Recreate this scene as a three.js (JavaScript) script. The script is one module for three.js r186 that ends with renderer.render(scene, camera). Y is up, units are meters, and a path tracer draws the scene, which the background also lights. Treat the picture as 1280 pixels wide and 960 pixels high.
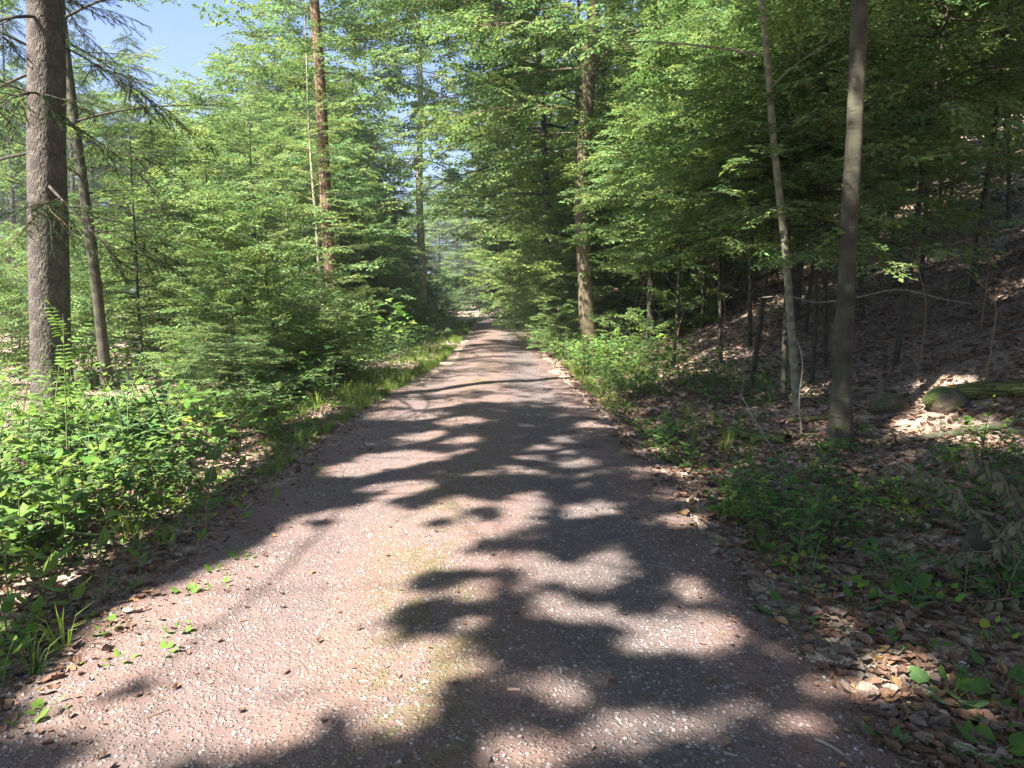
import * as THREE from 'three';
import { mergeGeometries } from 'three/addons/utils/BufferGeometryUtils.js';

// ---------------------------------------------------------------- camera, sky, sun, exposure
const scene = new THREE.Scene();
const renderer = new THREE.WebGLRenderer({ antialias: true });
renderer.setSize(1024, 768);
renderer.toneMapping = THREE.LinearToneMapping;
renderer.toneMappingExposure = 5;
renderer.shadowMap.enabled = true;

const FOCAL = 888;                                     // focal length in pixels of the 1280 x 960 photograph
const EYE = new THREE.Vector3(0, 1.6, 0);
const camera = new THREE.PerspectiveCamera(2 * Math.atan(480 / FOCAL) * 180 / Math.PI, 4 / 3, 0.05, 600);
const pitch = Math.atan(108 / FOCAL), yaw = Math.atan(20 / FOCAL);
const FWD = new THREE.Vector3(Math.sin(yaw) * Math.cos(pitch), -Math.sin(pitch), -Math.cos(yaw) * Math.cos(pitch));
camera.position.copy(EYE);
camera.lookAt(EYE.clone().add(FWD));
const RGT = new THREE.Vector3().crossVectors(FWD, new THREE.Vector3(0, 1, 0)).normalize();
const UPV = new THREE.Vector3().crossVectors(RGT, FWD);

const SUN_ELEV = 52 * Math.PI / 180;
const SUN_H = new THREE.Vector2(0.788, -0.616);       // the way shadows fall on the ground (x, z)
const sunDir = new THREE.Vector3(-SUN_H.x * Math.cos(SUN_ELEV), Math.sin(SUN_ELEV), -SUN_H.y * Math.cos(SUN_ELEV));
const sun = new THREE.DirectionalLight(new THREE.Color().setRGB(1, 0.945, 0.86), 5);
sun.target.position.set(0, 0, -25);
sun.position.copy(sunDir).multiplyScalar(90).add(sun.target.position);
sun.castShadow = true;
sun.shadow.mapSize.set(4096, 4096);
Object.assign(sun.shadow.camera, { left: -60, right: 60, top: 60, bottom: -60, near: 1, far: 220 });
scene.add(sun, sun.target);
{
  const w = 512, h = 256, d = new Float32Array(w * h * 4);
  for (let j = 0; j < h; j++) for (let i = 0; i < w; i++) {
    const el = ((j + 0.5) / h - 0.5) * Math.PI, az = ((i + 0.5) / w - 0.5) * 2 * Math.PI;
    const v = [Math.cos(el) * Math.cos(az), Math.sin(el), Math.cos(el) * Math.sin(az)];
    const up = Math.max(0, v[1]), k = Math.pow(1 - up, 3.2);
    const near = Math.max(0, v[0] * sunDir.x + v[1] * sunDir.y + v[2] * sunDir.z), g = 0.35 * Math.pow(near, 6);
    const o = (j * w + i) * 4;
    d[o] = 0.046 + 0.115 * k + g; d[o + 1] = 0.088 + 0.13 * k + g; d[o + 2] = 0.21 + 0.115 * k + g * 0.9; d[o + 3] = 1;
  }
  const t = new THREE.DataTexture(d, w, h, THREE.RGBAFormat, THREE.FloatType);
  t.mapping = THREE.EquirectangularReflectionMapping; t.magFilter = THREE.LinearFilter; t.needsUpdate = true;
  scene.background = t; scene.environment = t;
}

// ---------------------------------------------------------------- small helpers
function rng(seed) { let s = seed | 0; return () => { s = (s + 0x6d2b79f5) | 0; let t = Math.imul(s ^ (s >>> 15), 1 | s); t = (t + Math.imul(t ^ (t >>> 7), 61 | t)) ^ t; return ((t ^ (t >>> 14)) >>> 0) / 4294967296; }; }
let R = rng(11);
const rr = (a, b) => a + (b - a) * R();
const pick = (a) => a[Math.floor(R() * a.length)];
const clamp = (x, a = 0, b = 1) => Math.min(b, Math.max(a, x));
const sstep = (a, b, x) => { const t = clamp((x - a) / (b - a)); return t * t * (3 - 2 * t); };
const hash = (i, j, k = 0) => { let h = Math.imul(i, 374761393) + Math.imul(j, 668265263) + Math.imul(k, 2147483647 ^ 0x5bd1e995); h = Math.imul(h ^ (h >>> 13), 1274126177); return ((h ^ (h >>> 16)) >>> 0) / 4294967296; };
function noise(x, y, k = 0, wrap = 0) {
  const i = Math.floor(x), j = Math.floor(y), f = x - i, g = y - j, u = f * f * (3 - 2 * f), v = g * g * (3 - 2 * g);
  const m = wrap ? (n) => ((n % wrap) + wrap) % wrap : (n) => n;
  const a = hash(m(i), m(j), k), b = hash(m(i + 1), m(j), k), c = hash(m(i), m(j + 1), k), e = hash(m(i + 1), m(j + 1), k);
  return a + (b - a) * u + (c - a) * v + (a - b - c + e) * u * v;
}
const fbm = (x, y, k = 0) => 0.5 * noise(x, y, k) + 0.3 * noise(x * 2.1, y * 2.1, k + 1) + 0.2 * noise(x * 4.3, y * 4.3, k + 2);
const TAU = Math.PI * 2;
const V = (x, y, z) => new THREE.Vector3(x, y, z);
const C = (r, g, b) => new THREE.Color().setRGB(r, g, b);
const taken = {};
function numbered(name) { const n = taken[name] = (taken[name] ?? -1) + 1; return n ? `${name}_${String(n).padStart(3, '0')}` : name; }
function tag(o, label, category, group, kind) { o.userData.label = label; o.userData.category = category; if (group) o.userData.group = group; if (kind) o.userData.kind = kind; return o; }
function thing(name, label, category, group, x = 0, y = 0, z = 0) { const g = new THREE.Group(); g.name = numbered(name); g.position.set(x, y, z); scene.add(g); return tag(g, label, category, group); }
function part(name, geo, mat, parent) { const m = new THREE.Mesh(geo, mat); m.name = name; parent.add(m); return m; }
function setting(name, geo, mat, kind, label, category) { const m = new THREE.Mesh(geo, mat); m.name = numbered(name); m.userData.kind = kind; if (label) m.userData.label = label; if (category) m.userData.category = category; scene.add(m); return m; }

// ---------------------------------------------------------------- the lie of the land
const roadX = (z) => -0.2 + (z < -80 ? 0.006 * (z + 80) * (z + 80) : 0);
function H(x, z) {
  const u = x - roadX(z), a = Math.abs(u);
  let h = 0.035 * Math.exp(-u * u / 0.5) - 0.02 * Math.exp(-(a - 0.85) * (a - 0.85) / 0.12) - 0.02 * sstep(1.2, 2, a);
  if (u > 2.1) { const t = u - 2.1; h += 0.43 * t * t / (t + 2.2); }
  if (u < -2.1) { const t = -u - 2.1; h += -0.1 * sstep(0, 1.5, t) + 0.02 * Math.max(0, t - 8); }
  h += (fbm(x * 0.45 + 9, z * 0.45, 5) - 0.5) * 0.34 * sstep(1.9, 4, a);
  h += (fbm(x * 2.3, z * 2.3, 8) - 0.5) * (0.02 + 0.07 * sstep(1.5, 2.6, a));
  return h;
}
const project = (p) => { const x = p.x - EYE.x, y = p.y - EYE.y, z = p.z - EYE.z, d = x * FWD.x + y * FWD.y + z * FWD.z; return [640 + FOCAL * (x * RGT.x + y * RGT.y + z * RGT.z) / d, 480 - FOCAL * (x * UPV.x + y * UPV.y + z * UPV.z) / d, d]; };
const ray = (px, py) => FWD.clone().multiplyScalar(FOCAL).addScaledVector(RGT, px - 640).addScaledVector(UPV, 480 - py).divideScalar(FOCAL);
function G(px, py) {                                  // where a pixel's line of sight meets the ground
  const d = ray(px, py); let t = 0.5;
  for (let i = 0; i < 4000; i++) { const x = d.x * t, y = 1.6 + d.y * t, z = d.z * t; if (y <= H(x, z)) break; t += 0.02; }
  return V(d.x * t, H(d.x * t, d.z * t), d.z * t);
}
function atDepth(px, depth) { const d = ray(px, 372), x = d.x * depth / -d.z; return V(x, H(x, -depth), -depth); }

// ---------------------------------------------------------------- where the sun comes through the canopy
const LIT = [[655, 632, 32, 10], [740, 635, 24, 11], [648, 661, 30, 11], [765, 692, 25, 10], [728, 715, 46, 16], [690, 762, 26, 13], [658, 700, 24, 9], [604, 744, 28, 17], [608, 788, 22, 11], [848, 650, 22, 8],
  [866, 728, 30, 9], [868, 750, 24, 12], [814, 788, 26, 24], [886, 792, 30, 22], [712, 794, 22, 8], [655, 932, 36, 30], [690, 858, 26, 20], [742, 866, 18, 12], [640, 868, 26, 16], [775, 905, 42, 28], [850, 905, 30, 24],
  [932, 888, 26, 30], [795, 846, 20, 14], [1030, 922, 36, 24], [905, 822, 26, 8], [980, 818, 16, 7], [580, 632, 26, 10], [725, 940, 30, 16], [950, 740, 14, 7],
  [506, 574, 58, 12], [445, 589, 44, 9], [534, 545, 34, 6], [493, 608, 38, 8], [534, 612, 28, 7], [503, 520, 46, 7], [582, 555, 18, 6], [486, 636, 30, 12], [580, 530, 30, 5], [440, 640, 40, 9],
  [550, 480, 95, 12], [525, 468, 60, 8], [619, 468, 44, 6], [540, 505, 60, 6], [675, 470, 16, 5], [530, 455, 40, 4], [690, 560, 12, 4], [735, 608, 18, 6], [720, 578, 16, 5], [640, 500, 26, 4]];
const LIT_POLY = [[[30, 905], [110, 820], [210, 735], [320, 690], [400, 660], [470, 640], [560, 640], [610, 655], [575, 690], [535, 715], [520, 745], [490, 775], [505, 800], [540, 810], [600, 820], [590, 850], [550, 870], [545, 905], [500, 930], [420, 960], [250, 975], [100, 970]]];
const DARK = [[200, 855, 95, 14], [300, 915, 50, 18], [390, 872, 60, 10], [380, 785, 55, 10], [450, 905, 36, 26], [250, 830, 40, 14], [545, 660, 30, 6], [330, 690, 60, 7], [400, 960, 60, 20], [110, 945, 60, 16]];
LIT.forEach((e) => { e[2] *= 0.84; e[3] *= 0.84; });
const inEllipse = (l, x, y) => l.some((e) => { const a = (x - e[0]) / e[2], b = (y - e[1]) / e[3]; return a * a + b * b < 1; });
function inPoly(q, x, y) { let c = false; for (let i = 0, j = q.length - 1; i < q.length; j = i++) if ((q[i][1] > y) !== (q[j][1] > y) && x < (q[j][0] - q[i][0]) * (y - q[i][1]) / (q[j][1] - q[i][1]) + q[i][0]) c = !c; return c; }
const MX0 = -16, MZ0 = -60, MC = 0.06, MW = 500, MH = 1060, litMask = new Uint8Array(MW * MH);
for (let j = 0; j < MH; j++) for (let i = 0; i < MW; i++) {
  const x = MX0 + i * MC, z = MZ0 + j * MC, u = x - roadX(z);
  let lit;
  if (Math.abs(u) < 2.2 && z < -1.9 && z > -14.5) {
    const [px, py] = project(V(x + 0.3 * (fbm(x * 3.2, z * 3.2, 25) - 0.5), 0, z + 0.36 * (fbm(x * 3.2 + 40, z * 3.2, 26) - 0.5)));
    lit = (inPoly(LIT_POLY[0], px, py) && !inEllipse(DARK, px, py)) || inEllipse(LIT, px, py) || (noise(x * 6.5, z * 5.5, 23) > 0.82 && noise(x * 1.7, z * 1.7, 24) > 0.3);
  } else if (Math.abs(u) <= 2.2) lit = z > -2 ? false : fbm(x * 0.8 + 3, z * 0.75, 21) > (z < -30 ? 0.47 : 0.5);
  else if (u < 0) lit = z > -2.6 || u < -8 || z < -30 ? false : fbm(x * 0.55 + 7, z * 0.5, 31) > (z < -9 ? 0.3 : z > -6.5 && u > -5 ? 0.28 : u < -4.2 ? 0.5 : 0.4);
  else lit = u < 3.2 && z < -14 && z > -24 ? fbm(x * 1.1, z * 1.1, 41) > 0.5 : u > 4.2 && fbm(x * 1.5, z * 1.2, 43) > (z < -12 ? 0.56 : 0.68);
  litMask[j * MW + i] = lit ? 1 : 0;
}
const darkCells = []; for (let j = 0; j < MH; j += 2) for (let i = 0; i < MW; i += 2) { const x = MX0 + i * MC, z = MZ0 + j * MC; if (!litMask[j * MW + i] && x > -2.6 && x < 11 && z < -1.4 && z > -15) { const road = x < 2.2 && z > -9.5; for (let r = 0; r < (road ? 9 : x > 4 && x < 8.5 && z < -6.5 && z > -11 ? 8 : 4); r++) darkCells.push(j * MW + i); } }
function landsLit(p) {                               // does this point's shadow fall on sunlit ground?
  let h = p.y, x = p.x, z = p.z;
  for (let k = 0; k < 2; k++) { const s = Math.max(0, h) / Math.tan(SUN_ELEV); x = p.x + SUN_H.x * s; z = p.z + SUN_H.y * s; h = p.y - H(x, z); }
  const i = Math.round((x - MX0) / MC), j = Math.round((z - MZ0) / MC);
  return i >= 0 && j >= 0 && i < MW && j < MH && litMask[j * MW + i] === 1;
}
const GAPS = [[282, 30, 62, 56], [245, 60, 26, 30], [575, 200, 12, 22], [345, 20, 30, 26]];  // gaps in the crowns where the sky shows
const inGap = (p) => { const q = project(p); return q[2] > 0 && inEllipse(GAPS, q[0], q[1]); };

// ---------------------------------------------------------------- textures and materials
function dataTex(w, h, f, srgb = false) {
  const d = new Uint8Array(w * h * 4);
  for (let j = 0; j < h; j++) for (let i = 0; i < w; i++) { const c = f(i, j), o = (j * w + i) * 4; for (let k = 0; k < 3; k++) d[o + k] = clamp(c[k]) * 255; d[o + 3] = 255; }
  const t = new THREE.DataTexture(d, w, h); t.wrapS = t.wrapT = THREE.RepeatWrapping; t.magFilter = THREE.LinearFilter; t.minFilter = THREE.LinearMipmapLinearFilter; t.generateMipmaps = true;
  if (srgb) t.colorSpace = THREE.SRGBColorSpace; t.needsUpdate = true; return t;
}
function speckle(size, n, rmin, rmax, ground, palette, seed) {   // grains strewn over a ground tone, with their heights
  const q = rng(seed), col = new Float32Array(size * size * 3), hgt = new Float32Array(size * size);
  for (let j = 0; j < size; j++) for (let i = 0; i < size; i++) {
    const v = 0.75 + 0.5 * noise(i / 3, j / 3, 3, Math.round(size / 3)) * noise(i / 23, j / 23, 4, Math.round(size / 23)) + 0.25 * (q() - 0.5), o = j * size + i;
    for (let k = 0; k < 3; k++) col[o * 3 + k] = ground[k] * v;
    hgt[o] = 0.18 * v;
  }
  for (let s = 0; s < n; s++) {
    const r = rmin + (rmax - rmin) * Math.pow(q(), 3.5), asp = 0.55 + 0.45 * q(), an = q() * 3.14, cx = q() * size, cy = q() * size, p = palette[Math.floor(q() * palette.length)], t = 0.72 + 0.5 * q(), ca = Math.cos(an), sa = Math.sin(an), e = Math.ceil(r + 1);
    for (let dy = -e; dy <= e; dy++) for (let dx = -e; dx <= e; dx++) {
      const a = (dx * ca + dy * sa) / r, b = (-dx * sa + dy * ca) / (r * asp), m = a * a + b * b;
      if (m > 1) continue;
      const o = (((Math.floor(cy) + dy) % size + size) % size) * size + ((Math.floor(cx) + dx) % size + size) % size;
      for (let k = 0; k < 3; k++) col[o * 3 + k] = p[k] * t;
      hgt[o] = 0.2 + Math.sqrt(1 - m) * Math.min(0.8, r / rmax + 0.25);
    }
  }
  return { map: dataTex(size, size, (i, j) => { const o = (j * size + i) * 3; return [0, 1, 2].map((k) => Math.pow(clamp(col[o + k]), 1 / 2.2)); }, true), bump: dataTex(size, size, (i, j) => { const v = hgt[j * size + i]; return [v, v, v]; }) };
}
const gravelTex = speckle(2048, 130000, 0.8, 5.5, [0.5, 0.34, 0.3], [[0.6, 0.44, 0.4], [0.5, 0.35, 0.31], [0.7, 0.57, 0.53], [0.84, 0.76, 0.72], [0.55, 0.4, 0.36], [0.42, 0.34, 0.32], [0.6, 0.41, 0.35]], 5);
const soilTex = speckle(1024, 16000, 2, 13, [0.3, 0.21, 0.16], [[0.42, 0.27, 0.19], [0.34, 0.22, 0.16], [0.5, 0.36, 0.28], [0.25, 0.18, 0.14], [0.44, 0.38, 0.33]], 6);
const std = (color, o = {}) => new THREE.MeshStandardMaterial({ color, roughness: 0.9, ...o });
const roadMat = std(C(1, 1, 1), { map: gravelTex.map, bumpMap: gravelTex.bump, bumpScale: 0.008, vertexColors: true, roughness: 0.92 });
const soilMat = std(C(1, 1, 1), { map: soilTex.map, bumpMap: soilTex.bump, bumpScale: 0.015, vertexColors: true, roughness: 1 });
const leafy = (o = {}) => new THREE.MeshPhysicalMaterial({ color: C(1, 1, 1), roughness: 1, transmission: 0.42, thickness: 0, ior: 1.35, specularIntensity: 0.4, vertexColors: true, side: THREE.DoubleSide, ...o });
const boughMat = leafy({ transmission: 0.48, clearcoat: 0.2, clearcoatRoughness: 0.5 }), needleMat = leafy({ transmission: 0.12 }), herbMat = leafy({ transmission: 0.38 });
const deadMat = std(C(1, 1, 1), { vertexColors: true, side: THREE.DoubleSide, roughness: 0.8 });
const stoneMat = std(C(1, 1, 1), { roughness: 0.85, vertexColors: true });
function barkTex(kind) {
  const S = 512;
  const f = (i, j) => {
    const x = i / S, y = j / S;
    if (kind === 'scaly') { const w = noise(x * 8, y * 8, 2, 8) * 2; const a = noise(x * 26 + w, y * 16 + w, 3), b = noise(x * 64, y * 40, 4), c = noise(x * 5, y * 3, 5); return [0.25 + 0.5 * sstep(0.3, 0.75, a) + 0.3 * (b - 0.5), c, b]; }
    if (kind === 'furrow') { const w = noise(x * 6, y * 4, 2) * 1.4; const a = Math.abs(noise(x * 18 + w, y * 4 + w, 3) - 0.5) * 2, b = noise(x * 70, y * 30, 4), c = noise(x * 4, y * 3, 5); return [0.2 + 0.75 * sstep(0.05, 0.5, a) + 0.25 * (b - 0.5), c, b]; }
    const a = noise(x * 6, y * 46, 3), b = noise(x * 90, y * 60, 4), c = noise(x * 4, y * 4, 5); return [0.55 + 0.2 * (a - 0.5) + 0.15 * (b - 0.5) - 0.35 * sstep(0.8, 0.95, noise(x * 12, y * 14, 6)), c, b];
  };
  const tone = { scaly: [[0.17, 0.13, 0.11], [0.34, 0.3, 0.27]], furrow: [[0.13, 0.09, 0.065], [0.34, 0.26, 0.2]], smooth: [[0.16, 0.145, 0.11], [0.3, 0.28, 0.23]] }[kind];
  const map = dataTex(S, S, (i, j) => { const [h, c] = f(i, j); return [0, 1, 2].map((k) => Math.pow((tone[0][k] + (tone[1][k] - tone[0][k]) * clamp(h)) * (0.5 + 1.0 * c) * (k === 1 ? 1 + 0.18 * c : 1), 1 / 2.2)); }, true);
  return { map, bumpMap: dataTex(S, S, (i, j) => { const h = f(i, j)[0]; return [h, h, h]; }) };
}
const bark = {
  spruce: std(C(0.4, 0.36, 0.37), { ...barkTex('scaly'), bumpScale: 0.012 }), beech: std(C(0.95, 0.92, 0.8), { ...barkTex('smooth'), bumpScale: 0.006 }), pine: std(C(1, 0.85, 0.75), { ...barkTex('furrow'), bumpScale: 0.02 }),
};
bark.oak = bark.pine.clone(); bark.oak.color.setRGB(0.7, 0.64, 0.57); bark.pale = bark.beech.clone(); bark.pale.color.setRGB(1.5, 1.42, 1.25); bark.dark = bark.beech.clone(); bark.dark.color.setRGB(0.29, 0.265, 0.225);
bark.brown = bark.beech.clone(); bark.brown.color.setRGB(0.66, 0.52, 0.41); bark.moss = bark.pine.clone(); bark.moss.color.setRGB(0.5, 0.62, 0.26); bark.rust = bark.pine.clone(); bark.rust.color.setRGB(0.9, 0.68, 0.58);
const stemGreen = std(C(0.12, 0.17, 0.05), { roughness: 0.7 }), stemBrown = std(C(0.2, 0.14, 0.08)), stemPale = std(C(0.3, 0.26, 0.21));

// ---------------------------------------------------------------- geometry makers
function geoOf(pos, col, uv, nrm, idx) {
  const g = new THREE.BufferGeometry(); g.setAttribute('position', new THREE.Float32BufferAttribute(pos, 3));
  if (col) g.setAttribute('color', new THREE.Float32BufferAttribute(col, 3)); if (uv) g.setAttribute('uv', new THREE.Float32BufferAttribute(uv, 2));
  if (idx) g.setIndex(idx); if (nrm) g.setAttribute('normal', new THREE.Float32BufferAttribute(nrm, 3)); else g.computeVertexNormals();
  return g;
}
function tube(pts, rad, seg = 7, rough = 0, uvAround = 0, flare = 0) {
  const pos = [], uv = [], idx = [], n = pts.length; let ref = V(1, 0, 0.13).normalize(), len = 0;
  const wraps = uvAround || Math.max(1, Math.round(rad[0] * 2 * Math.PI / 0.45)), per = rad[0] * 2 * Math.PI / wraps;
  for (let i = 0; i < n; i++) {
    const t = pts[Math.min(n - 1, i + 1)].clone().sub(pts[Math.max(0, i - 1)]).normalize();
    const b = V(0, 0, 0).crossVectors(t, ref).normalize(), c = V(0, 0, 0).crossVectors(b, t).normalize(); ref = c;
    if (i) len += pts[i].distanceTo(pts[i - 1]);
    for (let k = 0; k <= seg; k++) {
      const a = (k % seg) / seg * Math.PI * 2; let r = rad[i];
      if (rough) r *= 1 + rough * (noise(Math.cos(a) * 1.6 + 5, len * 2.2 + Math.sin(a) * 1.6, 77) - 0.5) * 2;
      if (flare) r *= 1 + flare * Math.exp(-len / 0.28) * (0.55 + 0.45 * Math.cos(a * 4 + flare * 9));
      pos.push(pts[i].x + (c.x * Math.cos(a) + b.x * Math.sin(a)) * r, pts[i].y + (c.y * Math.cos(a) + b.y * Math.sin(a)) * r, pts[i].z + (c.z * Math.cos(a) + b.z * Math.sin(a)) * r);
      uv.push(k / seg * wraps, len / Math.max(per, 0.05));
      if (i && k) { const p = i * (seg + 1) + k, q = p - seg - 1; idx.push(q - 1, p - 1, p, q - 1, p, q); }
    }
  }
  const g = geoOf(pos, null, uv, null, idx);
  const nn = g.attributes.normal;                    // close the seam of the normals
  for (let i = 0; i < n; i++) { const p = i * (seg + 1), q = p + seg, x = nn.getX(p) + nn.getX(q), y = nn.getY(p) + nn.getY(q), z = nn.getZ(p) + nn.getZ(q), l = Math.hypot(x, y, z) || 1; nn.setXYZ(p, x / l, y / l, z / l); nn.setXYZ(q, x / l, y / l, z / l); }
  return g;
}
class Leaves {                                        // gathers leaf faces and twigs with a colour each
  constructor() { this.p = []; this.c = []; }
  tri(a, b, c, k) { this.p.push(a.x, a.y, a.z, b.x, b.y, b.z, c.x, c.y, c.z); for (let i = 0; i < 3; i++) this.c.push(k[0], k[1], k[2]); }
  leaf(at, dir, up, L, W, fold, k, fine = false, droop = 0.12) {
    const side = V(0, 0, 0).crossVectors(dir, up).normalize(), n = V(0, 0, 0).crossVectors(side, dir).normalize();
    const q = (t, s, y) => V(at.x + dir.x * L * t + side.x * W * s + n.x * L * y, at.y + dir.y * L * t + side.y * W * s + n.y * L * y, at.z + dir.z * L * t + side.z * W * s + n.z * L * y);
    if (!fine) { const a = q(0, 0, 0), e = q(1, 0, -droop); this.tri(a, e, q(0.45, 0.5, fold), k); this.tri(a, q(0.45, -0.5, fold), e, k); return; }
    const a = q(0, 0, 0), m1 = q(0.3, 0, 0), m2 = q(0.7, 0, -droop * 0.4), e = q(1, 0, -droop);
    for (const s of [1, -1]) { const o = q(0.28, 0.46 * s, fold), r = q(0.62, 0.42 * s, fold - droop * 0.3); this.tri(a, m1, o, k); this.tri(m1, m2, r, k); this.tri(m1, r, o, k); this.tri(m2, e, r, k); }
  }
  twig(a, b, ra, rb, k) {
    const t = b.clone().sub(a).normalize(), s = V(0, 0, 0).crossVectors(t, V(0.2, 1, 0.1)).normalize(), u = V(0, 0, 0).crossVectors(s, t);
    for (let i = 0; i < 3; i++) { const a0 = i * 2.094, a1 = a0 + 2.094, f = (o, r, an) => o.clone().addScaledVector(s, Math.cos(an) * r).addScaledVector(u, Math.sin(an) * r), A = f(a, ra, a0), B = f(a, ra, a1), D = f(b, rb, a0), E = f(b, rb, a1); this.tri(A, B, D, k); this.tri(B, E, D, k); }
  }
  build() { return geoOf(this.p, this.c); }
}
const TW = [0.11, 0.085, 0.05];
function green(base = [0.175, 0.27, 0.076], v = 0.32) { const t = 1 + (R() - 0.5) * 2 * v, y = (R() - 0.5) * 0.35; return [base[0] * t * (1 + y), base[1] * t, base[2] * t * (1 - y * 0.5)]; }
function makeBough(fine, leafLen, full) {             // a flat spray of a beech, one metre long along +x
  const L = new Leaves(), sag = rr(0.05, 0.12), y = (t) => 0.04 * Math.sin(t * 5) - sag * t * t;
  const zig = (t) => 0.03 * Math.sin(t * 9 + full);
  const pt = (t) => V(t, y(t), zig(t));
  for (let i = 0; i < 5; i++) L.twig(pt(i / 5), pt((i + 1) / 5), 0.007 * (1 - i / 6), 0.007 * (1 - (i + 1) / 6), TW);
  const run = (o, d, len) => { let s = 1; for (let q = 0.06; q < len; q += leafLen * 0.5) { s = -s; const at = o.clone().addScaledVector(d, q); at.y -= 0.1 * q * q; const dir = d.clone().applyAxisAngle(V(0, 1, 0), s * rr(0.6, 1.05)); dir.y += rr(-0.5, 0.25); dir.normalize(); const up = V(rr(-0.65, 0.65), 1, rr(-0.65, 0.65)).normalize(); const l = leafLen * rr(0.6, 1.25); L.leaf(at, dir, up, l, l * rr(0.55, 0.68), rr(0.02, 0.1), green(), fine); } };
  let s = 1;
  for (let t = 0.1; t < 0.95; t += 0.105) { s = -s; const d = V(Math.cos(0.8), rr(-0.12, 0.14), s * Math.sin(0.8)).normalize(), len = 0.46 * (1 - t * 0.72) * rr(0.75, 1.15) * Math.min(1, 0.5 + t * 2); const o = pt(t); L.twig(o, o.clone().addScaledVector(d, len * 0.9), 0.003, 0.0015, TW); run(o, d, len); }
  run(pt(0.35), V(1, -sag, 0).normalize(), 0.62);
  return L.build();
}
R = rng(101);
const boughFine = [0, 1, 2, 3].map((i) => makeBough(true, 0.082, i)), boughCoarse = [0, 1, 2, 3].map((i) => makeBough(false, 0.125, i)), boughFar = [0, 1, 2].map((i) => makeBough(false, 0.17, i));
const boughMixed = [boughCoarse[0], boughFar[1], boughCoarse[2]];
function makeSpruceBough(step, nl) {                   // a hanging spray of needles, one metre long along +x
  const L = new Leaves(); const pt = (t) => V(t, -0.25 * t * t, 0.03 * Math.sin(t * 7));
  for (let i = 0; i < 4; i++) L.twig(pt(i / 4), pt((i + 1) / 4), 0.008 * (1 - i / 5), 0.008 * (1 - (i + 1) / 5), TW);
  const run = (o, d, len) => { L.twig(o, o.clone().addScaledVector(d, len), 0.003, 0.0015, TW); for (let q = 0.02; q < len; q += step) for (let s = 0; s < 3; s++) { const a = rr(0, 6.28), b = V(0, 0, 0).crossVectors(d, V(0.1, 1, 0.2)).normalize(), c = V(0, 0, 0).crossVectors(b, d), dir = d.clone().multiplyScalar(0.75).addScaledVector(b, Math.cos(a)).addScaledVector(c, Math.sin(a)).normalize(), at = o.clone().addScaledVector(d, q), sd = V(0, 0, 0).crossVectors(dir, d).normalize().multiplyScalar(nl * 0.12), k = green([0.055, 0.1, 0.042], 0.3); L.tri(at.clone().add(sd), at.clone().sub(sd), at.clone().addScaledVector(dir, nl), k); } };
  let s = 1;
  for (let t = 0.08; t < 0.95; t += 0.09) { s = -s; const d = V(0.7, rr(-0.75, -0.15), s * 0.7).normalize(); run(pt(t), d, 0.4 * (1 - t * 0.7) * rr(0.7, 1.2)); }
  run(pt(0.1), V(1, -0.2, 0).normalize(), 0.88);
  return L.build();
}
const spruceMid = [0, 1].map(() => makeSpruceBough(0.02, 0.04)), spruceFar = [0, 1].map(() => makeSpruceBough(0.03, 0.07));

// ---------------------------------------------------------------- trees
let boughTotal = 0, triTotal = 0;
class Crown {
  constructor(geos, mat) { this.geos = geos; this.mat = mat; this.m = geos.map(() => []); this.c = geos.map(() => []); }
  add(at, dir, up, scale, tint) {
    const x = dir.clone().normalize(), z = V(0, 0, 0).crossVectors(x, up).normalize(), y = V(0, 0, 0).crossVectors(z, x), k = Math.floor(R() * this.geos.length), s = R() < 0.5 ? 1 : -1;
    this.m[k].push(x.x * scale, x.y * scale, x.z * scale, 0, y.x * scale, y.y * scale, y.z * scale, 0, z.x * scale * s, z.y * scale * s, z.z * scale * s, 0, at.x, at.y, at.z, 1);
    this.c[k].push(...tint);
  }
  merged() {                                          // all sprays as one geometry, for crowns that are shared by many trees
    let n = 0; this.geos.forEach((g, k) => { n += g.attributes.position.count * this.m[k].length / 16; });
    const pos = new Float32Array(n * 3), col = new Float32Array(n * 3); let o = 0;
    this.geos.forEach((g, k) => {
      const p = g.attributes.position.array, c = g.attributes.color.array, m = this.m[k];
      for (let q = 0; q < m.length; q += 16) { const t = q / 16 * 3, ck = this.c[k];
        for (let i = 0; i < p.length; i += 3, o += 3) { const x = p[i], y = p[i + 1], z = p[i + 2]; pos[o] = m[q] * x + m[q + 4] * y + m[q + 8] * z + m[q + 12]; pos[o + 1] = m[q + 1] * x + m[q + 5] * y + m[q + 9] * z + m[q + 13]; pos[o + 2] = m[q + 2] * x + m[q + 6] * y + m[q + 10] * z + m[q + 14]; col[o] = c[i] * ck[t]; col[o + 1] = c[i + 1] * ck[t + 1]; col[o + 2] = c[i + 2] * ck[t + 2]; } }
    });
    const g = new THREE.BufferGeometry(); g.setAttribute('position', new THREE.BufferAttribute(pos, 3)); g.setAttribute('color', new THREE.BufferAttribute(col, 3)); g.computeVertexNormals(); triTotal += n / 3; return g;
  }
  build(parent, name = 'crown') {
    this.geos.forEach((g, k) => {
      const n = this.m[k].length / 16; if (!n) return; boughTotal += n;
      const im = new THREE.InstancedMesh(g, this.mat, n); im.instanceMatrix.array.set(this.m[k]);
      im.instanceColor = new THREE.InstancedBufferAttribute(new Float32Array(this.c[k]), 3); im.name = name; im.userData.kind = 'stuff'; parent.add(im);
    });
  }
}
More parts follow.
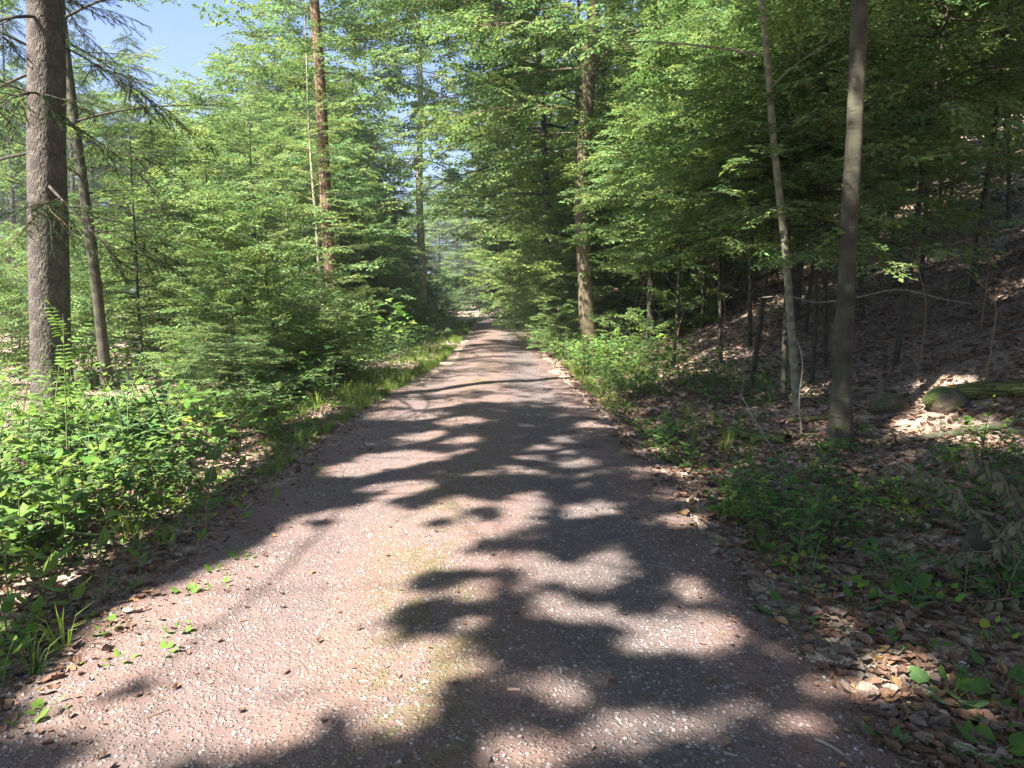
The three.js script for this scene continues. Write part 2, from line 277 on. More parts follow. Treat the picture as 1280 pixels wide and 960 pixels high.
function keepBough(w, dir, sc, sculpt, slack = 0) {
  if (inGap(w) || inGap(w.clone().addScaledVector(dir, sc))) return false;
  if (w.distanceTo(EYE) < 2.4 || w.clone().addScaledVector(dir, sc).distanceTo(EYE) < 2.2) return false;
  if (sculpt && w.y > H(w.x, w.z) + 1.8) { let n = 0; const l = Math.hypot(dir.x, dir.z) || 1, sx = -dir.z / l * sc * 0.26, sz = dir.x / l * sc * 0.26;
    for (const t of [0.05, 0.35, 0.65, 0.95]) for (const m of t > 0.1 && t < 0.9 ? [-1, 0, 1] : [0]) if (landsLit(V(w.x + dir.x * sc * t + sx * m, w.y + dir.y * sc * t, w.z + dir.z * sc * t + sz * m))) n++;
    if (n > slack) return false; }
  return true;
}
// o: x z h r bend[[t,dx,dz]..] limbs crownFrom reach(t) pitch subs gap scale geos bark tint detail label
function tree(name, o) {
  const y0 = o.proto ? 0 : H(o.x, o.z) - 0.06, root = o.proto ? null : thing(name, o.label, o.category || 'tree', o.group, o.x, y0, o.z);
  const bend = o.bend || [[0, 0, 0], [1, rr(-0.4, 0.4), rr(-0.4, 0.4)]];
  const off = (t) => { let i = 0; while (i < bend.length - 2 && t > bend[i + 1][0]) i++; const a = bend[i], b = bend[i + 1], k = clamp((t - a[0]) / (b[0] - a[0] || 1), 0, 1.2); return [a[1] + (b[1] - a[1]) * k, a[2] + (b[2] - a[2]) * k]; };
  const wob = rr(0, 9), stem = (t) => { const [dx, dz] = off(t); return V(dx + 0.25 * o.r * Math.sin(t * 14 + wob), t * o.h, dz + 0.25 * o.r * Math.cos(t * 11 + wob)); };
  const rAt = (t) => o.r * Math.max(0.04, Math.pow(1 - t, 0.8) * 0.92 + 0.05);
  const rings = o.detail ? 46 : 20, pts = [], rad = [];
  for (let i = 0; i <= rings; i++) { const t = Math.pow(i / rings, 1.35); pts.push(stem(t)); rad.push(rAt(t)); }
  const seg = o.detail ? 18 : o.r > 0.1 ? 9 : 6, wood = [tube(pts, rad, seg, o.rough ?? 0.1, 0, o.flare ?? (o.r > 0.08 ? 0.5 : 0))];
  const crown = new Crown(o.geos || boughCoarse, o.needles ? needleMat : boughMat), bm = o.bark || bark.beech;
  const tintOf = () => { const v = rr(0.8, 1.2), y = rr(-0.12, 0.14); const t = o.tint || [1, 1, 1]; return [t[0] * v * (1 + y), t[1] * v, t[2] * v * (1 - y)]; };
  const W0 = V(o.x, y0, o.z);
  let kept = 0;
  const put = (at, dir, sc, tilt = o.tilt ?? 0.5, slack = 0) => { if (o.proto || keepBough(W0.clone().add(at), dir, sc, at.y > (o.sculptMin ?? 0), slack)) kept++, crown.add(at, dir, V(rr(-tilt, tilt), 1, rr(-tilt, tilt)).normalize(), sc, tintOf()); };
  let az = rr(0, 6.28); const limbGeos = [];
  for (let i = 0; i < o.limbs; i++) {
    const f = (i + rr(0, 0.9)) / o.limbs, t = o.crownFrom + (0.985 - o.crownFrom) * f; az += 2.4 + rr(-0.5, 0.5);
    const a = o.lean !== undefined && R() < 0.5 ? o.lean + rr(-0.9, 0.9) : az, len = o.reach(f) * rr(0.7, 1.15); if (len < 0.15) continue;
    const up = typeof o.pitch === 'function' ? o.pitch(f) : o.pitch ?? 0.35, p0 = stem(t), d = V(Math.cos(a), up + rr(-0.15, 0.15), Math.sin(a)).normalize(), n = 6, lp = [], lr = [], r0 = Math.min(rAt(t) * 0.55, (0.006 + len * 0.011) * (o.limbThin ?? (o.detail ? 0.7 : 1)));
    const kink = rr(-0.25, 0.25), sagg = o.sag ?? 0.12;
    for (let k = 0; k <= n; k++) { const q = k / n; lp.push(p0.clone().addScaledVector(d, len * q).add(V(-d.z * kink * len * q * q, -sagg * len * q * q, d.x * kink * len * q * q))); lr.push(r0 * (1 - q * 0.85)); }
    const at = (q) => { const k = Math.min(n - 1, Math.floor(q * n)); return lp[k].clone().lerp(lp[k + 1], q * n - k); }, along = lp[n].clone().sub(lp[0]).normalize();
    const lg = [tube(lp, lr, o.detail ? 7 : 4, 0)];
    if (!o.proto && (inGap(W0.clone().add(lp[n])) || inGap(W0.clone().add(lp[3])))) continue;
    const sc = o.scale, gap = o.gap;
    let s = 1; const had0 = kept;
    if (o.subs) {
      for (let k = 0; k < o.subs; k++) {
        const q = rr(0.25, 0.98), sp = at(q); s = -s;
        const sd = along.clone().applyAxisAngle(V(0, 1, 0), s * rr(0.5, 1.2)); sd.y += rr(-0.25, 0.4); sd.normalize();
        const sl = len * rr(0.22, 0.42) * (1.15 - 0.5 * q), e = sp.clone().addScaledVector(sd, sl);
        let u = 1; const had = kept;
        for (let g = 0.1 * sl; g <= sl; g += gap) { u = -u; const bd = sd.clone().applyAxisAngle(V(0, 1, 0), u * rr(0.4, 1.0)); bd.y += rr(-0.45, 0.35); bd.normalize(); put(sp.clone().addScaledVector(sd, g), bd, sc * rr(0.7, 1.15)); }
        put(e, sd, sc * rr(0.8, 1.2));
        if (kept > had) lg.push(tube([sp, sp.clone().lerp(e, 0.5).add(V(0, 0.02 * sl, 0)), e], [r0 * 0.4, r0 * 0.28, r0 * 0.1], 4, 0));
      }
    } else for (let g = 0.18; g <= 1; g += gap / len) { s = -s; const bd = along.clone().applyAxisAngle(V(0, 1, 0), s * rr(0.45, 1.0)); bd.y += rr(-0.3, 0.12); bd.normalize(); put(at(g), bd, sc * rr(0.7, 1.15) * Math.min(1, 0.45 + len)); }
    put(lp[n], along, sc * rr(0.8, 1.15));
    if (kept > had0 || R() < 0.06) limbGeos.push(lg.length > 1 ? mergeGeometries(lg) : lg[0]);
  }
  if (o.fill) for (let i = 0, n = 0; i < o.fill * 40 && n < o.fill; i++) {   // more sprays, thickest where the photograph's ground lies in shade
    const k = darkCells[Math.floor(R() * darkCells.length)], gx = MX0 + (k % MW) * MC, gz = MZ0 + Math.floor(k / MW) * MC, y = rr(o.crownFrom + 0.05, 0.95) * o.h, t = (y - H(gx, gz)) / Math.tan(SUN_ELEV), x = gx - SUN_H.x * t - o.x, z = gz - SUN_H.y * t - o.z;
    if (Math.hypot(x, z) > o.rad * Math.sqrt(Math.max(0, 1 - Math.pow((y / o.h - 0.6) / 0.45, 2)))) continue;
    const a = rr(0, TAU), d = V(Math.cos(a), rr(-0.3, 0.2), Math.sin(a)).normalize(), sc = gx < 2.2 ? rr(0.12, 0.32) : rr(0.35, 0.6), b = kept; put(V(x, y, z).addScaledVector(d, -sc * 0.5), d, sc, 0.35, 1); if (kept > b) n++;
  }
  if (o.proto) return { wood: mergeGeometries([wood[0], ...limbGeos]), crown: crown.merged(), bark: bm, leaf: crown.mat, h: o.h };
  if (o.detail) { part('trunk', wood[0], bm, root); limbGeos.forEach((g) => part('limb', g, bm, root)); } else part('trunk', mergeGeometries([wood[0], ...limbGeos]), bm, root);
  crown.build(root);
  return root;
}

// ---------------------------------------------------------------- ground and track
{
  const axis = (cuts) => { const a = []; for (const [from, to, step] of cuts) { const n = Math.max(1, Math.round((to - from) / step)); for (let i = 0; i < n; i++) a.push(from + (to - from) * i / n); } a.push(cuts[cuts.length - 1][1]); return a; };
  const xs = axis([[-80, -60, 5], [-60, -20, 1.5], [-20, -7, 0.4], [-7, -2.6, 0.14], [-2.6, -1.2, 0.05], [-1.2, 0.9, 0.3], [0.9, 2.6, 0.05], [2.6, 8, 0.1], [8, 20, 0.35], [20, 60, 1.5], [60, 80, 5]]);
  const zs = axis([[-180, -110, 6], [-110, -40, 1], [-40, -14, 0.3], [-14, -7, 0.12], [-7, -1.2, 0.06], [-1.2, 4, 0.3], [4, 30, 2]]);
  const pos = [], col = [], uv = [], idx = [], w = xs.length;
  zs.forEach((z, j) => xs.forEach((x, i) => {
    pos.push(x, H(x, z), z); uv.push(x / 2.1, z / 2.1);
    const m = fbm(x * 0.7, z * 0.7, 61), g = fbm(x * 3, z * 3, 63), moss = sstep(0.5, 0.68, m) * sstep(0.4, 0.6, g) * (x < 0 ? 0.8 : 0.35);
    const v = 0.75 + 0.5 * g;
    col.push(v * (1 - moss * 0.5), v * (1 - moss * 0.05), v * (1 - moss * 0.6));
    if (i && j) { const p = j * w + i, q = p - w; idx.push(q - 1, p - 1, p, q - 1, p, q); }
  }));
  setting('forest_floor', geoOf(pos, col, uv, null, idx), soilMat, 'structure', 'brown forest floor of soil and leaf mould', 'ground');
}
{
  const zs = []; for (let z = 6; z > -14; z -= 0.07) zs.push(z); for (let z = -14; z > -45; z -= 0.25) zs.push(z); for (let z = -45; z > -135; z -= 1) zs.push(z);
  const pos = [], col = [], uv = [], idx = [], N = 64;
  zs.forEach((z, j) => {
    const c = roadX(z), far = sstep(-7, -19, z), wl = 1.98 + 0.7 * (fbm(z * 1.1, 3.3, 71) - 0.5) - 0.9 * far, wr = 1.9 + 0.6 * (fbm(z * 1.1, 7.7, 72) - 0.5) - 0.28 * far;
    for (let i = 0; i <= N; i++) {
      const s = i / N, u = -wl + (wl + wr) * s, x = c + u, e = Math.min(u + wl, wr - u);
      pos.push(x, H(x, z) + 0.012 - 0.05 * (1 - sstep(0, 0.22, e)) + 0.016 * (fbm(x * 7, z * 7, 73) - 0.5), z); uv.push(x / 4, z / 4);
      const n = fbm(x * 1.1, z * 0.45, 74), f = fbm(x * 5, z * 4, 75), ff = noise(x * 19, z * 19, 76);
      const moss = clamp(Math.exp(-Math.pow((u + 0.12) / 0.36, 2)) * 0.95 * sstep(0.4, 0.68, n) * sstep(0.38, 0.7, f * 0.6 + ff * 0.4) + 0.6 * sstep(0.5, 0.0, e) * sstep(0.5, 0.7, f));
      const grey = Math.max(sstep(0.25, 0.6, u) * (1 - sstep(1.0, 1.4, u)), 0.6 * sstep(-1.4, -1.1, u) * (1 - sstep(-0.8, -0.5, u))) * (0.6 + 0.6 * f), red = 0.85 + 0.3 * f, dirt = sstep(0.75, 0.1, e) * sstep(0.35, 0.6, f) * 0.35;
      let r = 0.37 * red, g = 0.35 * (0.9 + 0.1 * red), b = 0.34 * (0.92 + 0.08 * red);
      r *= 1 - 0.26 * grey; g *= 1 - 0.13 * grey; b *= 1 - 0.06 * grey;
      col.push(r * (1 - moss * 0.36) * (1 - dirt), g * (1 - moss * 0.16) * (1 - dirt * 1.15), b * (1 - moss * 0.62) * (1 - dirt * 1.25));
      if (i && j) { const p = j * (N + 1) + i, q = p - N - 1; idx.push(q - 1, q, p, q - 1, p, p - 1); }
    }
  });
  setting('forest_track', geoOf(pos, col, uv, null, idx), roadMat, 'structure', 'straight gravel forest track with a mossy middle', 'track');
}
function strew(name, geos, mat, n, place, label, category, colour) {   // uncounted small matter: place() gives {p, s, q} or null
  geos.forEach((g, k) => {
    const m = [], c = [], M = new THREE.Matrix4();
    for (let i = 0; i < n / geos.length; i++) { const a = place(); if (!a) continue; M.compose(a.p, a.q, a.s); m.push(...M.elements); c.push(...colour(a.p)); }
    const im = new THREE.InstancedMesh(g, mat, m.length / 16); im.instanceMatrix.array.set(m); im.instanceColor = new THREE.InstancedBufferAttribute(new Float32Array(c), 3);
    im.name = numbered(name); tag(im, label, category, null, 'stuff'); scene.add(im);
  });
}
const turn = (tilt) => new THREE.Quaternion().setFromEuler(new THREE.Euler(rr(-tilt, tilt), rr(0, 6.28), rr(-tilt, tilt), 'YXZ'));
const roadTop = (x, z) => H(x, z) + 0.01;
R = rng(201);
function pebble(k) { const g = new THREE.IcosahedronGeometry(1, 1), p = g.attributes.position; for (let i = 0; i < p.count; i++) { const x = p.getX(i), y = p.getY(i), z = p.getZ(i), s = 0.75 + 0.5 * noise(x * 1.4 + k * 5 + 20, y * 1.4 + z * 1.3 + 20, k); p.setXYZ(i, x * s, y * s * 0.62, z * s * 0.85); } g.deleteAttribute('uv'); g.computeVertexNormals(); const c = new Float32Array(p.count * 3).fill(1); g.setAttribute('color', new THREE.BufferAttribute(c, 3)); return g; }
const pebbles = [0, 1, 2].map(pebble);
const stoneTone = () => { const v = rr(0.11, 0.28), w = Math.pow(R(), 5) * 0.2; return [v + w, v * rr(0.82, 0.95) + w, v * rr(0.76, 0.95) + w]; };
strew('gravel', pebbles, stoneMat, 48000, () => {
  const z = -1.6 - 9 * Math.pow(R(), 1.7), u = rr(-2.1, 2.0), x = roadX(z) + u; if (R() > 0.35 + 0.65 * fbm(x * 1.3, z * 1.3, 91)) return null;
  const r = 0.0024 + 0.0085 * Math.pow(R(), 4.8); return { p: V(x, roadTop(x, z) + r * 0.1, z), s: V(r, r, r), q: turn(0.5) };
}, 'loose gravel scattered on the forest track', 'gravel', stoneTone);

// dead leaves
function deadLeaf(k) { const L = new Leaves(), n = 5, w = (t) => 0.32 * Math.pow(Math.sin(Math.PI * Math.pow(clamp(t, 0.02, 0.98), 0.85)), 0.8), y = (t, s) => 0.16 * Math.sin(t * 3 + k) * (k % 2 ? 1 : -1) + (0.22 + 0.1 * k) * s * s + 0.07 * Math.sin(t * 9 + s * 4 + k * 2); for (let i = 0; i < n; i++) for (const s of [-1, 1]) { const a = i / n, b = (i + 1) / n, q = (t, m) => V(t - 0.5, y(t, m), m * w(t)), v = rr(0.9, 1.1), c = [v, v, v]; L.tri(q(a, 0), q(b, 0), q(b, s), c); if (i) L.tri(q(a, 0), q(b, s), q(a, s), c); } return L.build(); }
const deadLeaves = [0, 1, 2, 3].map(deadLeaf);
const litterTone = () => { const t = R(), v = rr(0.5, 1.1); const c = t < 0.5 ? [0.19, 0.105, 0.068] : t < 0.8 ? [0.21, 0.15, 0.115] : t < 0.95 ? [0.28, 0.23, 0.19] : [0.33, 0.2, 0.09]; return c.map((q) => q * v); };
const litterAt = (x, z, s0) => { const s = s0 * rr(0.55, 1.4); return { p: V(x, H(x, z) + rr(0.004, 0.02), z), s: V(s, s * rr(0.2, 0.75), s * rr(0.8, 1.2)), q: turn(0.35) }; };
strew('leaf_litter', deadLeaves, deadMat, 52000, () => { const z = -1.4 - 20 * Math.pow(R(), 1.7), x = 1.5 + roadX(z) + 13 * Math.pow(R(), 1.55); if (R() > sstep(1.5, 2.0, x - roadX(z))) return null; return litterAt(x, z, 0.066); }, 'brown dead beech leaves covering the slope beside the track', 'leaf litter', litterTone);
strew('leaf_litter', deadLeaves, deadMat, 16000, () => { const z = -18 - 30 * R(), x = 2.5 + 24 * R(); return litterAt(x, z, 0.13); }, 'dead beech leaves lying far up the wooded slope', 'leaf litter', litterTone);
strew('leaf_litter', deadLeaves, deadMat, 15000, () => { const z = -1.6 - 12 * Math.pow(R(), 1.4), x = -1.5 + roadX(z) - 4.5 * Math.pow(R(), 1.6), u = -(x - roadX(z)); if (R() > sstep(1.5, 2.05, u)) return null; return litterAt(x, z, 0.055); }, 'dead leaves under the herbs on the level verge', 'leaf litter', litterTone);
strew('leaf_litter', deadLeaves, deadMat, 2600, () => { const z = -2 - 16 * Math.pow(R(), 1.4), e = 1.95 * (1 - 0.55 * Math.pow(R(), 0.6) * R()), x = roadX(z) + (R() < 0.16 ? rr(-1.6, 1.6) : (R() < 0.5 ? -e : e)); return { p: V(x, roadTop(x, z) + 0.006, z), s: V(0.03, 0.02, 0.03).multiplyScalar(rr(0.5, 1.2)), q: turn(0.3) }; }, 'scraps of dead leaf on the gravel', 'leaf litter', litterTone);

// ---------------------------------------------------------------- the single trees one can point to
const dome = (r) => (f) => r * Math.pow(Math.sin(Math.PI * clamp(0.12 + 0.85 * f)), 0.7);
const cone = (r, tip = 0.25) => (f) => r * (1 - f) + tip;
const bendTo = (dx, dz = 0) => [[0, 0, 0], [1, dx, dz]];
R = rng(301);
{
  let p = atDepth(60, 9);
  tree('spruce_tree', { x: p.x, z: p.z, h: 23, r: 0.245, bend: bendTo(0.9, 0), limbs: 64, crownFrom: 0.12, sculptMin: 6.5, reach: (f) => (f < 0.14 ? 1.5 : 2.6 * (1 - f) + 0.3), pitch: -0.15, sag: 0.25, subs: 5, gap: 0.3, scale: 0.7, geos: spruceMid, needles: true, bark: bark.spruce, rough: 0.06, detail: false, label: 'thick grey spruce trunk with drooping needle sprays behind the tall herbs' });
  p = atDepth(128, 13);
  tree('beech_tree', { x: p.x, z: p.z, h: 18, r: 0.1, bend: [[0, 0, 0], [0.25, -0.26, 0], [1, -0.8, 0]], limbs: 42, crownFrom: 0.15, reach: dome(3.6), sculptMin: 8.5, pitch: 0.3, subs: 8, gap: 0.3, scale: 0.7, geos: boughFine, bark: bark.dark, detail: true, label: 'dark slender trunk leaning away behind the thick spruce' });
  p = atDepth(421, 19);
  tree('pine_tree', { x: p.x, z: p.z, h: 21, r: 0.19, bend: [[0, 0, 0], [0.45, -0.38, 0], [1, -0.7, 0]], limbs: 40, sculptMin: 99, crownFrom: 0.34, reach: dome(3.2), pitch: 0.25, subs: 8, gap: 0.42, scale: 0.8, geos: boughCoarse, bark: bark.rust, rough: 0.12, detail: true, label: 'tall reddish brown trunk rising out of the sunlit thicket' });
  tree('ash_sapling', { x: p.x - 0.12, z: p.z + 0.7, h: 9.5, r: 0.06, bend: [[0, 0, 0], [0.5, -0.25, 0], [1, -0.35, -0.1]], limbs: 64, sculptMin: 99, crownFrom: 0.1, reach: cone(1.2), pitch: 0.3, gap: 0.26, scale: 0.6, geos: boughFine, bark: bark.pale, tint: [1.15, 1.1, 1], detail: true, label: 'thin pale stem climbing close against the reddish brown trunk' });
  p = atDepth(527, 38);
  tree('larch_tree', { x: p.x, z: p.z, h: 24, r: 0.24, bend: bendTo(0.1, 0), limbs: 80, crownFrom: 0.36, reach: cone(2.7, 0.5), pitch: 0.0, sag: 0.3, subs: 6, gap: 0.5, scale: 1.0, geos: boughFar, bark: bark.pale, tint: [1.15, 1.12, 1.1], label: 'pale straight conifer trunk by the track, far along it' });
  p = atDepth(739, 18);
  tree('beech_tree', { x: p.x, z: p.z, h: 20, r: 0.22, bend: [[0, 0, 0], [0.06, -0.14, 0], [0.2, -0.2, 0], [0.42, -0.1, 0], [1, -0.6, -0.4]], limbs: 40, sculptMin: 99, crownFrom: 0.26, reach: dome(4.6), lean: 3.3, pitch: 0.18, sag: 0.25, subs: 9, gap: 0.42, scale: 0.95, geos: boughCoarse, bark: bark.brown, rough: 0.1, flare: 0.8, detail: true, label: 'sturdy brown trunk with curved foot close beside the gravel track' });
  p = atDepth(694, 25);
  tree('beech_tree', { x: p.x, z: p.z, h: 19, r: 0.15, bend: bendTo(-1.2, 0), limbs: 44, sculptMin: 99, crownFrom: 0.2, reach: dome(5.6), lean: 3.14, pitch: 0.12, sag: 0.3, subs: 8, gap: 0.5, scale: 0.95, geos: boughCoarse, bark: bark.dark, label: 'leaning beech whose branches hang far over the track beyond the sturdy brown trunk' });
  p = atDepth(813, 17.5);
  tree('beech_tree', { x: p.x, z: p.z, h: 15, r: 0.095, bend: bendTo(0.15, 0), limbs: 30, crownFrom: 0.2, reach: dome(2.6), pitch: 0.25, subs: 4, gap: 0.5, scale: 0.85, geos: boughCoarse, bark: bark.dark, detail: true, label: 'straight thin trunk a few steps upslope of the sturdy brown trunk' });
  p = atDepth(1003, 8.2);
  tree('beech_tree', { x: p.x, z: p.z, h: 10.5, r: 0.05, bend: [[0, 0, 0], [0.18, -0.2, 0], [0.3, -0.42, 0], [0.42, -0.62, 0.05], [1, -1.7, 0.3]], limbs: 22, crownFrom: 0.3, reach: dome(2.3), pitch: 0.3, subs: 3, gap: 0.35, scale: 0.6, geos: boughFine, bark: bark.beech, rough: 0.1, detail: true, label: 'thin pale crooked trunk leaning toward the track' });
  p = atDepth(1064, 6.5);
  tree('beech_tree', { x: p.x, z: p.z, h: 14, r: 0.085, bend: [[0, 0, 0], [0.35, -0.13, 0], [1, -0.2, 0.5]], limbs: 34, crownFrom: 0.3, reach: dome(4.2), lean: 3.0, pitch: 0.3, subs: 6, gap: 0.3, scale: 0.6, geos: boughFine, bark: bark.dark, flare: 1.3, detail: true, label: 'dark upright trunk standing in dead leaves near the leaning pale stick' });
  p = atDepth(992, 14.5);
  tree('beech_tree', { x: p.x, z: p.z, h: 15, r: 0.14, bend: bendTo(0.1, -0.2), limbs: 26, crownFrom: 0.28, reach: dome(3), pitch: 0.3, subs: 4, gap: 0.45, scale: 0.8, geos: boughCoarse, bark: bark.dark, detail: true, label: 'shaded trunk directly behind the thin pale crooked trunk' });
}
// tall trees whose crowns hang over the track from outside the picture
const overhead = [[-9.6, 2.2, 14, 5.2, 0.34], [-8.2, -3.2, 13, 4.4, 0.42], [-7.4, 5.4, 13, 4.2, 0.34], [4.8, 2.2, 14, 5, 0.32], [-3.8, 3.4, 13, 4.4, 0.42], [8.5, -1.6, 14, 4.6, 0.3], [5.2, -1.4, 15, 6, 0.34, 3.9], [-5.8, -2.4, 15, 6, 0.4, -0.5], [3.4, 5, 14, 5, 0.36], [11, -4, 14, 5, 0.3], [9.6, -6.4, 15, 5.5, 0.36]];
overhead.forEach(([x, z, h, r, cf, lean]) => tree('beech_tree', { x, z, h, lean, r: 0.18, limbs: 30, limbThin: 0.35, crownFrom: cf, reach: dome(r), pitch: 0.25, subs: 7, gap: 0.26, scale: 0.55, geos: boughFar, fill: 4000, rad: r, label: 'tall beech spreading its crown over the near track', group: 'tall beeches over the near track' }));

// ---------------------------------------------------------------- thickets and background trees
R = rng(401);
const variants = (n, f) => Array.from({ length: n }, (_, i) => f(i));
const youngProto = variants(3, (i) => tree('', { proto: true, h: 6, r: 0.05, limbs: 42, crownFrom: 0.05, reach: (f) => 2.1 * Math.pow(1 - f, 0.65) + 0.25, pitch: 0.12 + 0.08 * i, sag: 0.2, subs: 4, gap: 0.2, scale: 0.6, geos: [boughCoarse, boughFar, boughMixed][i], bark: [bark.dark, bark.beech][i % 2], tint: [[1, 1, 1], [1.1, 1.02, 0.9], [0.9, 1, 1.15]][i] }));
const slopeProto = variants(3, (i) => tree('', { proto: true, h: 6.5, r: 0.045, limbs: 38, crownFrom: 0.22, reach: (f) => 2.4 * Math.pow(1 - f, 0.5) + 0.25, pitch: 0.08 + 0.08 * i, sag: 0.22, subs: 4, gap: 0.22, scale: 0.6, geos: [boughCoarse, boughMixed, boughFar][i], bark: [bark.dark, bark.beech][i % 2], tint: [[0.95, 0.95, 0.95], [0.9, 0.95, 1], [1.05, 1, 0.9]][i] }));
const highProto = variants(2, (i) => tree('', { proto: true, h: 8, r: 0.05, limbs: 40, crownFrom: 0.4, reach: (f) => 2.6 * Math.pow(1 - f, 0.5) + 0.3, pitch: 0.15, sag: 0.25, subs: 4, gap: 0.26, scale: 0.65, geos: [boughCoarse, boughMixed][i], bark: bark.dark }));
const bushProto = variants(2, () => tree('', { proto: true, h: 2.6, r: 0.02, limbs: 34, crownFrom: 0.03, reach: (f) => 1.25 * Math.pow(1 - f, 0.5) + 0.2, pitch: 0.35, sag: 0.15, subs: 4, gap: 0.14, scale: 0.4, geos: boughCoarse, bark: bark.dark }));
const tallProto = variants(2, (i) => tree('', { proto: true, h: 16, r: 0.17, limbs: 44, crownFrom: 0.14, reach: dome(4.2), pitch: 0.2, subs: 7, gap: 0.42, scale: 0.95, geos: boughFar, bark: [bark.oak, bark.dark, bark.beech][i] }));
const farProto = variants(2, (i) => tree('', { proto: true, h: 18, r: 0.2, limbs: 48, crownFrom: 0.04, reach: dome(4.8), pitch: 0.2, subs: 6, gap: 0.5, scale: 1.3, geos: boughFar, bark: [bark.oak, bark.dark, bark.beech][i] }));
const spruceProto = variants(2, () => tree('', { proto: true, h: 18, r: 0.17, limbs: 84, crownFrom: 0.1, reach: cone(2.4, 0.3), pitch: -0.1, sag: 0.2, subs: 3, gap: 0.5, scale: 0.8, geos: spruceFar, needles: true, bark: bark.spruce, tint: [1.3, 1.35, 1.2] }));
console.log('crown triangles', Math.round(triTotal));
const landmarks = [[60, 9, 'behind the thick spruce trunk'], [128, 13, 'around the dark slender trunk'], [421, 19, 'around the tall reddish brown trunk'], [527, 38, 'around the pale straight conifer'], [739, 18, 'around the sturdy brown trunk'], [813, 17.5, 'around the straight thin trunk'], [1003, 8.6, 'around the thin pale crooked trunk'], [1062, 7.3, 'around the dark upright trunk'], [992, 14.5, 'around the shaded trunk past the crooked one'], [250, 26, 'in the sunny clearing'], [1200, 26, 'high up the slope'], [860, 38, 'deep in the wood above the track'], [610, 70, 'far along the track'], [620, 115, 'at the bend']].map(([px, d, t]) => [atDepth(px, d), t]);
const clump = (p) => landmarks.reduce((b, l) => (l[0].distanceTo(p) < b[0].distanceTo(p) ? l : b))[1];
function stand(name, protos, px, d, h, label, group) {
  const p = atDepth(px, d), q = pick(protos), at = clump(p), root = thing(name, `${label}, ${at}`, 'tree', `${group}, ${at}`, p.x, p.y - 0.06, p.z);
  part('trunk', q.wood, q.bark, root); part('crown', q.crown, q.leaf, root).userData.kind = 'stuff';
  const s = h / q.h, w = Math.min(1.5, Math.max(0.75, Math.sqrt(s) * 0.6 + s * 0.4)) * rr(0.92, 1.08); root.scale.set(w, s, w); root.rotation.set(rr(-0.03, 0.03), rr(0, TAU), rr(-0.03, 0.03)); return root;
}
const young = (px, d, h, cf, side) => {
  if (h < 4) return stand('leafy_bush', bushProto, px, d, h, side ? 'low leafy bush at the foot of the slope' : 'low leafy bush on the level side', side ? 'bushes along the slope' : 'bushes on the level side');
  return side ? stand('young_beech', px > 790 && d < 24 ? highProto : slopeProto, px, d, h, 'young beech on the slope', 'young beeches on the slope') : stand('young_beech', youngProto, px, d, h, 'young beech in the level thicket', 'young beeches on the level side');
};
[[172, 15, 5.6], [228, 17.5, 5.8], [262, 15, 6], [320, 16, 6.6], [352, 13, 3.4], [362, 18, 6], [398, 21, 7.5], [432, 24, 8.5],  [445, 30, 8], [475, 40, 6], [515, 46, 4.2], [545, 58, 4.2], [568, 76, 4.2], [470, 29, 2.4], [505, 35, 2.4], [532, 46, 2.6], [555, 60, 2.8], [575, 78, 3],
  [15, 15, 3.2], [-20, 13, 2.6], [300, 11.5, 1.3], [255, 10.5, 1.1], [372, 13.5, 1.3], [200, 19, 3.6], [290, 23, 6.5], [350, 27, 8], [175, 24, 3.2], [60, 22, 3.4], [110, 28, 3.6], [240, 30, 3.6], [385, 30, 9], [430, 33, 10], [330, 19, 3.6], [402, 16, 2], [375, 14.5, 2.2], [302, 12.5, 2.4], [10, 25, 3.6], [400, 20, 2], [448, 25, 2.2], [350, 21, 6], [390, 25, 7.5], [140, 20, 3.4], [415, 27, 9], [445, 38, 11], [475, 45, 9], [260, 20, 3.4], [80, 33, 3.8], [215, 36, 3.8], [310, 33, 3.8]].forEach(([px, d, h]) => { const k = px > 240 && h > 3.5 && d > 12 && d < 34 ? 1.34 : 1; young(px, d * k, h * k * (k > 1 ? 0.88 : 1), 0, false); });
[[702, 28, 7], [672, 34, 7.5], [655, 46, 9], [647, 62, 10], [641, 82, 11], [722, 23, 5], [760, 20, 6.5], [845, 14, 5.5], [905, 12.5, 6], [945, 10.5, 5.6], [880, 17, 8], [940, 13, 7], [1000, 16.5, 8], [1035, 10, 7], [1125, 9, 7.5], [1150, 13, 8], [1215, 11, 8], [1252, 16, 9], [1335, 12, 8], [1090, 19, 9], [1180, 21, 9], [970, 23, 9], [835, 25, 9], [782, 31, 10], [745, 36, 10], [690, 22, 2.6], [672, 27, 2.4], [660, 36, 2.6], [650, 50, 3], [710, 19.5, 1.8], [860, 32, 10], [930, 30, 10], [1030, 27, 10], [1130, 29, 10], [1240, 24, 9], [820, 18, 3.6], [760, 25, 3],
  [985, 9, 4.6], [1020, 9.5, 5], [1080, 12, 7.5], [1010, 12.5, 5], [800, 22, 6], [735, 26, 7], [690, 38, 9], [668, 52, 10], [715, 33, 9], [652, 40, 2.8], [643, 66, 3.2]].forEach(([px, d, h]) => young(px, d, h, 0, true));
[[905, 26, 16], [1150, 27, 15], [685, 42, 17], [652, 66, 18], [1330, 20, 14], [790, 40, 16], [1040, 38, 15], [860, 52, 17], [960, 46, 16], [1110, 44, 15], [1220, 36, 14], [1300, 30, 14], [740, 58, 17], [700, 80, 18], [720, 27, 15], [665, 36, 16]].forEach(([px, d, h]) => stand('tall_beech', d > 34 ? farProto : tallProto, px, d, h, 'tall leafy beech on the slope', 'tall trees up the slope'));
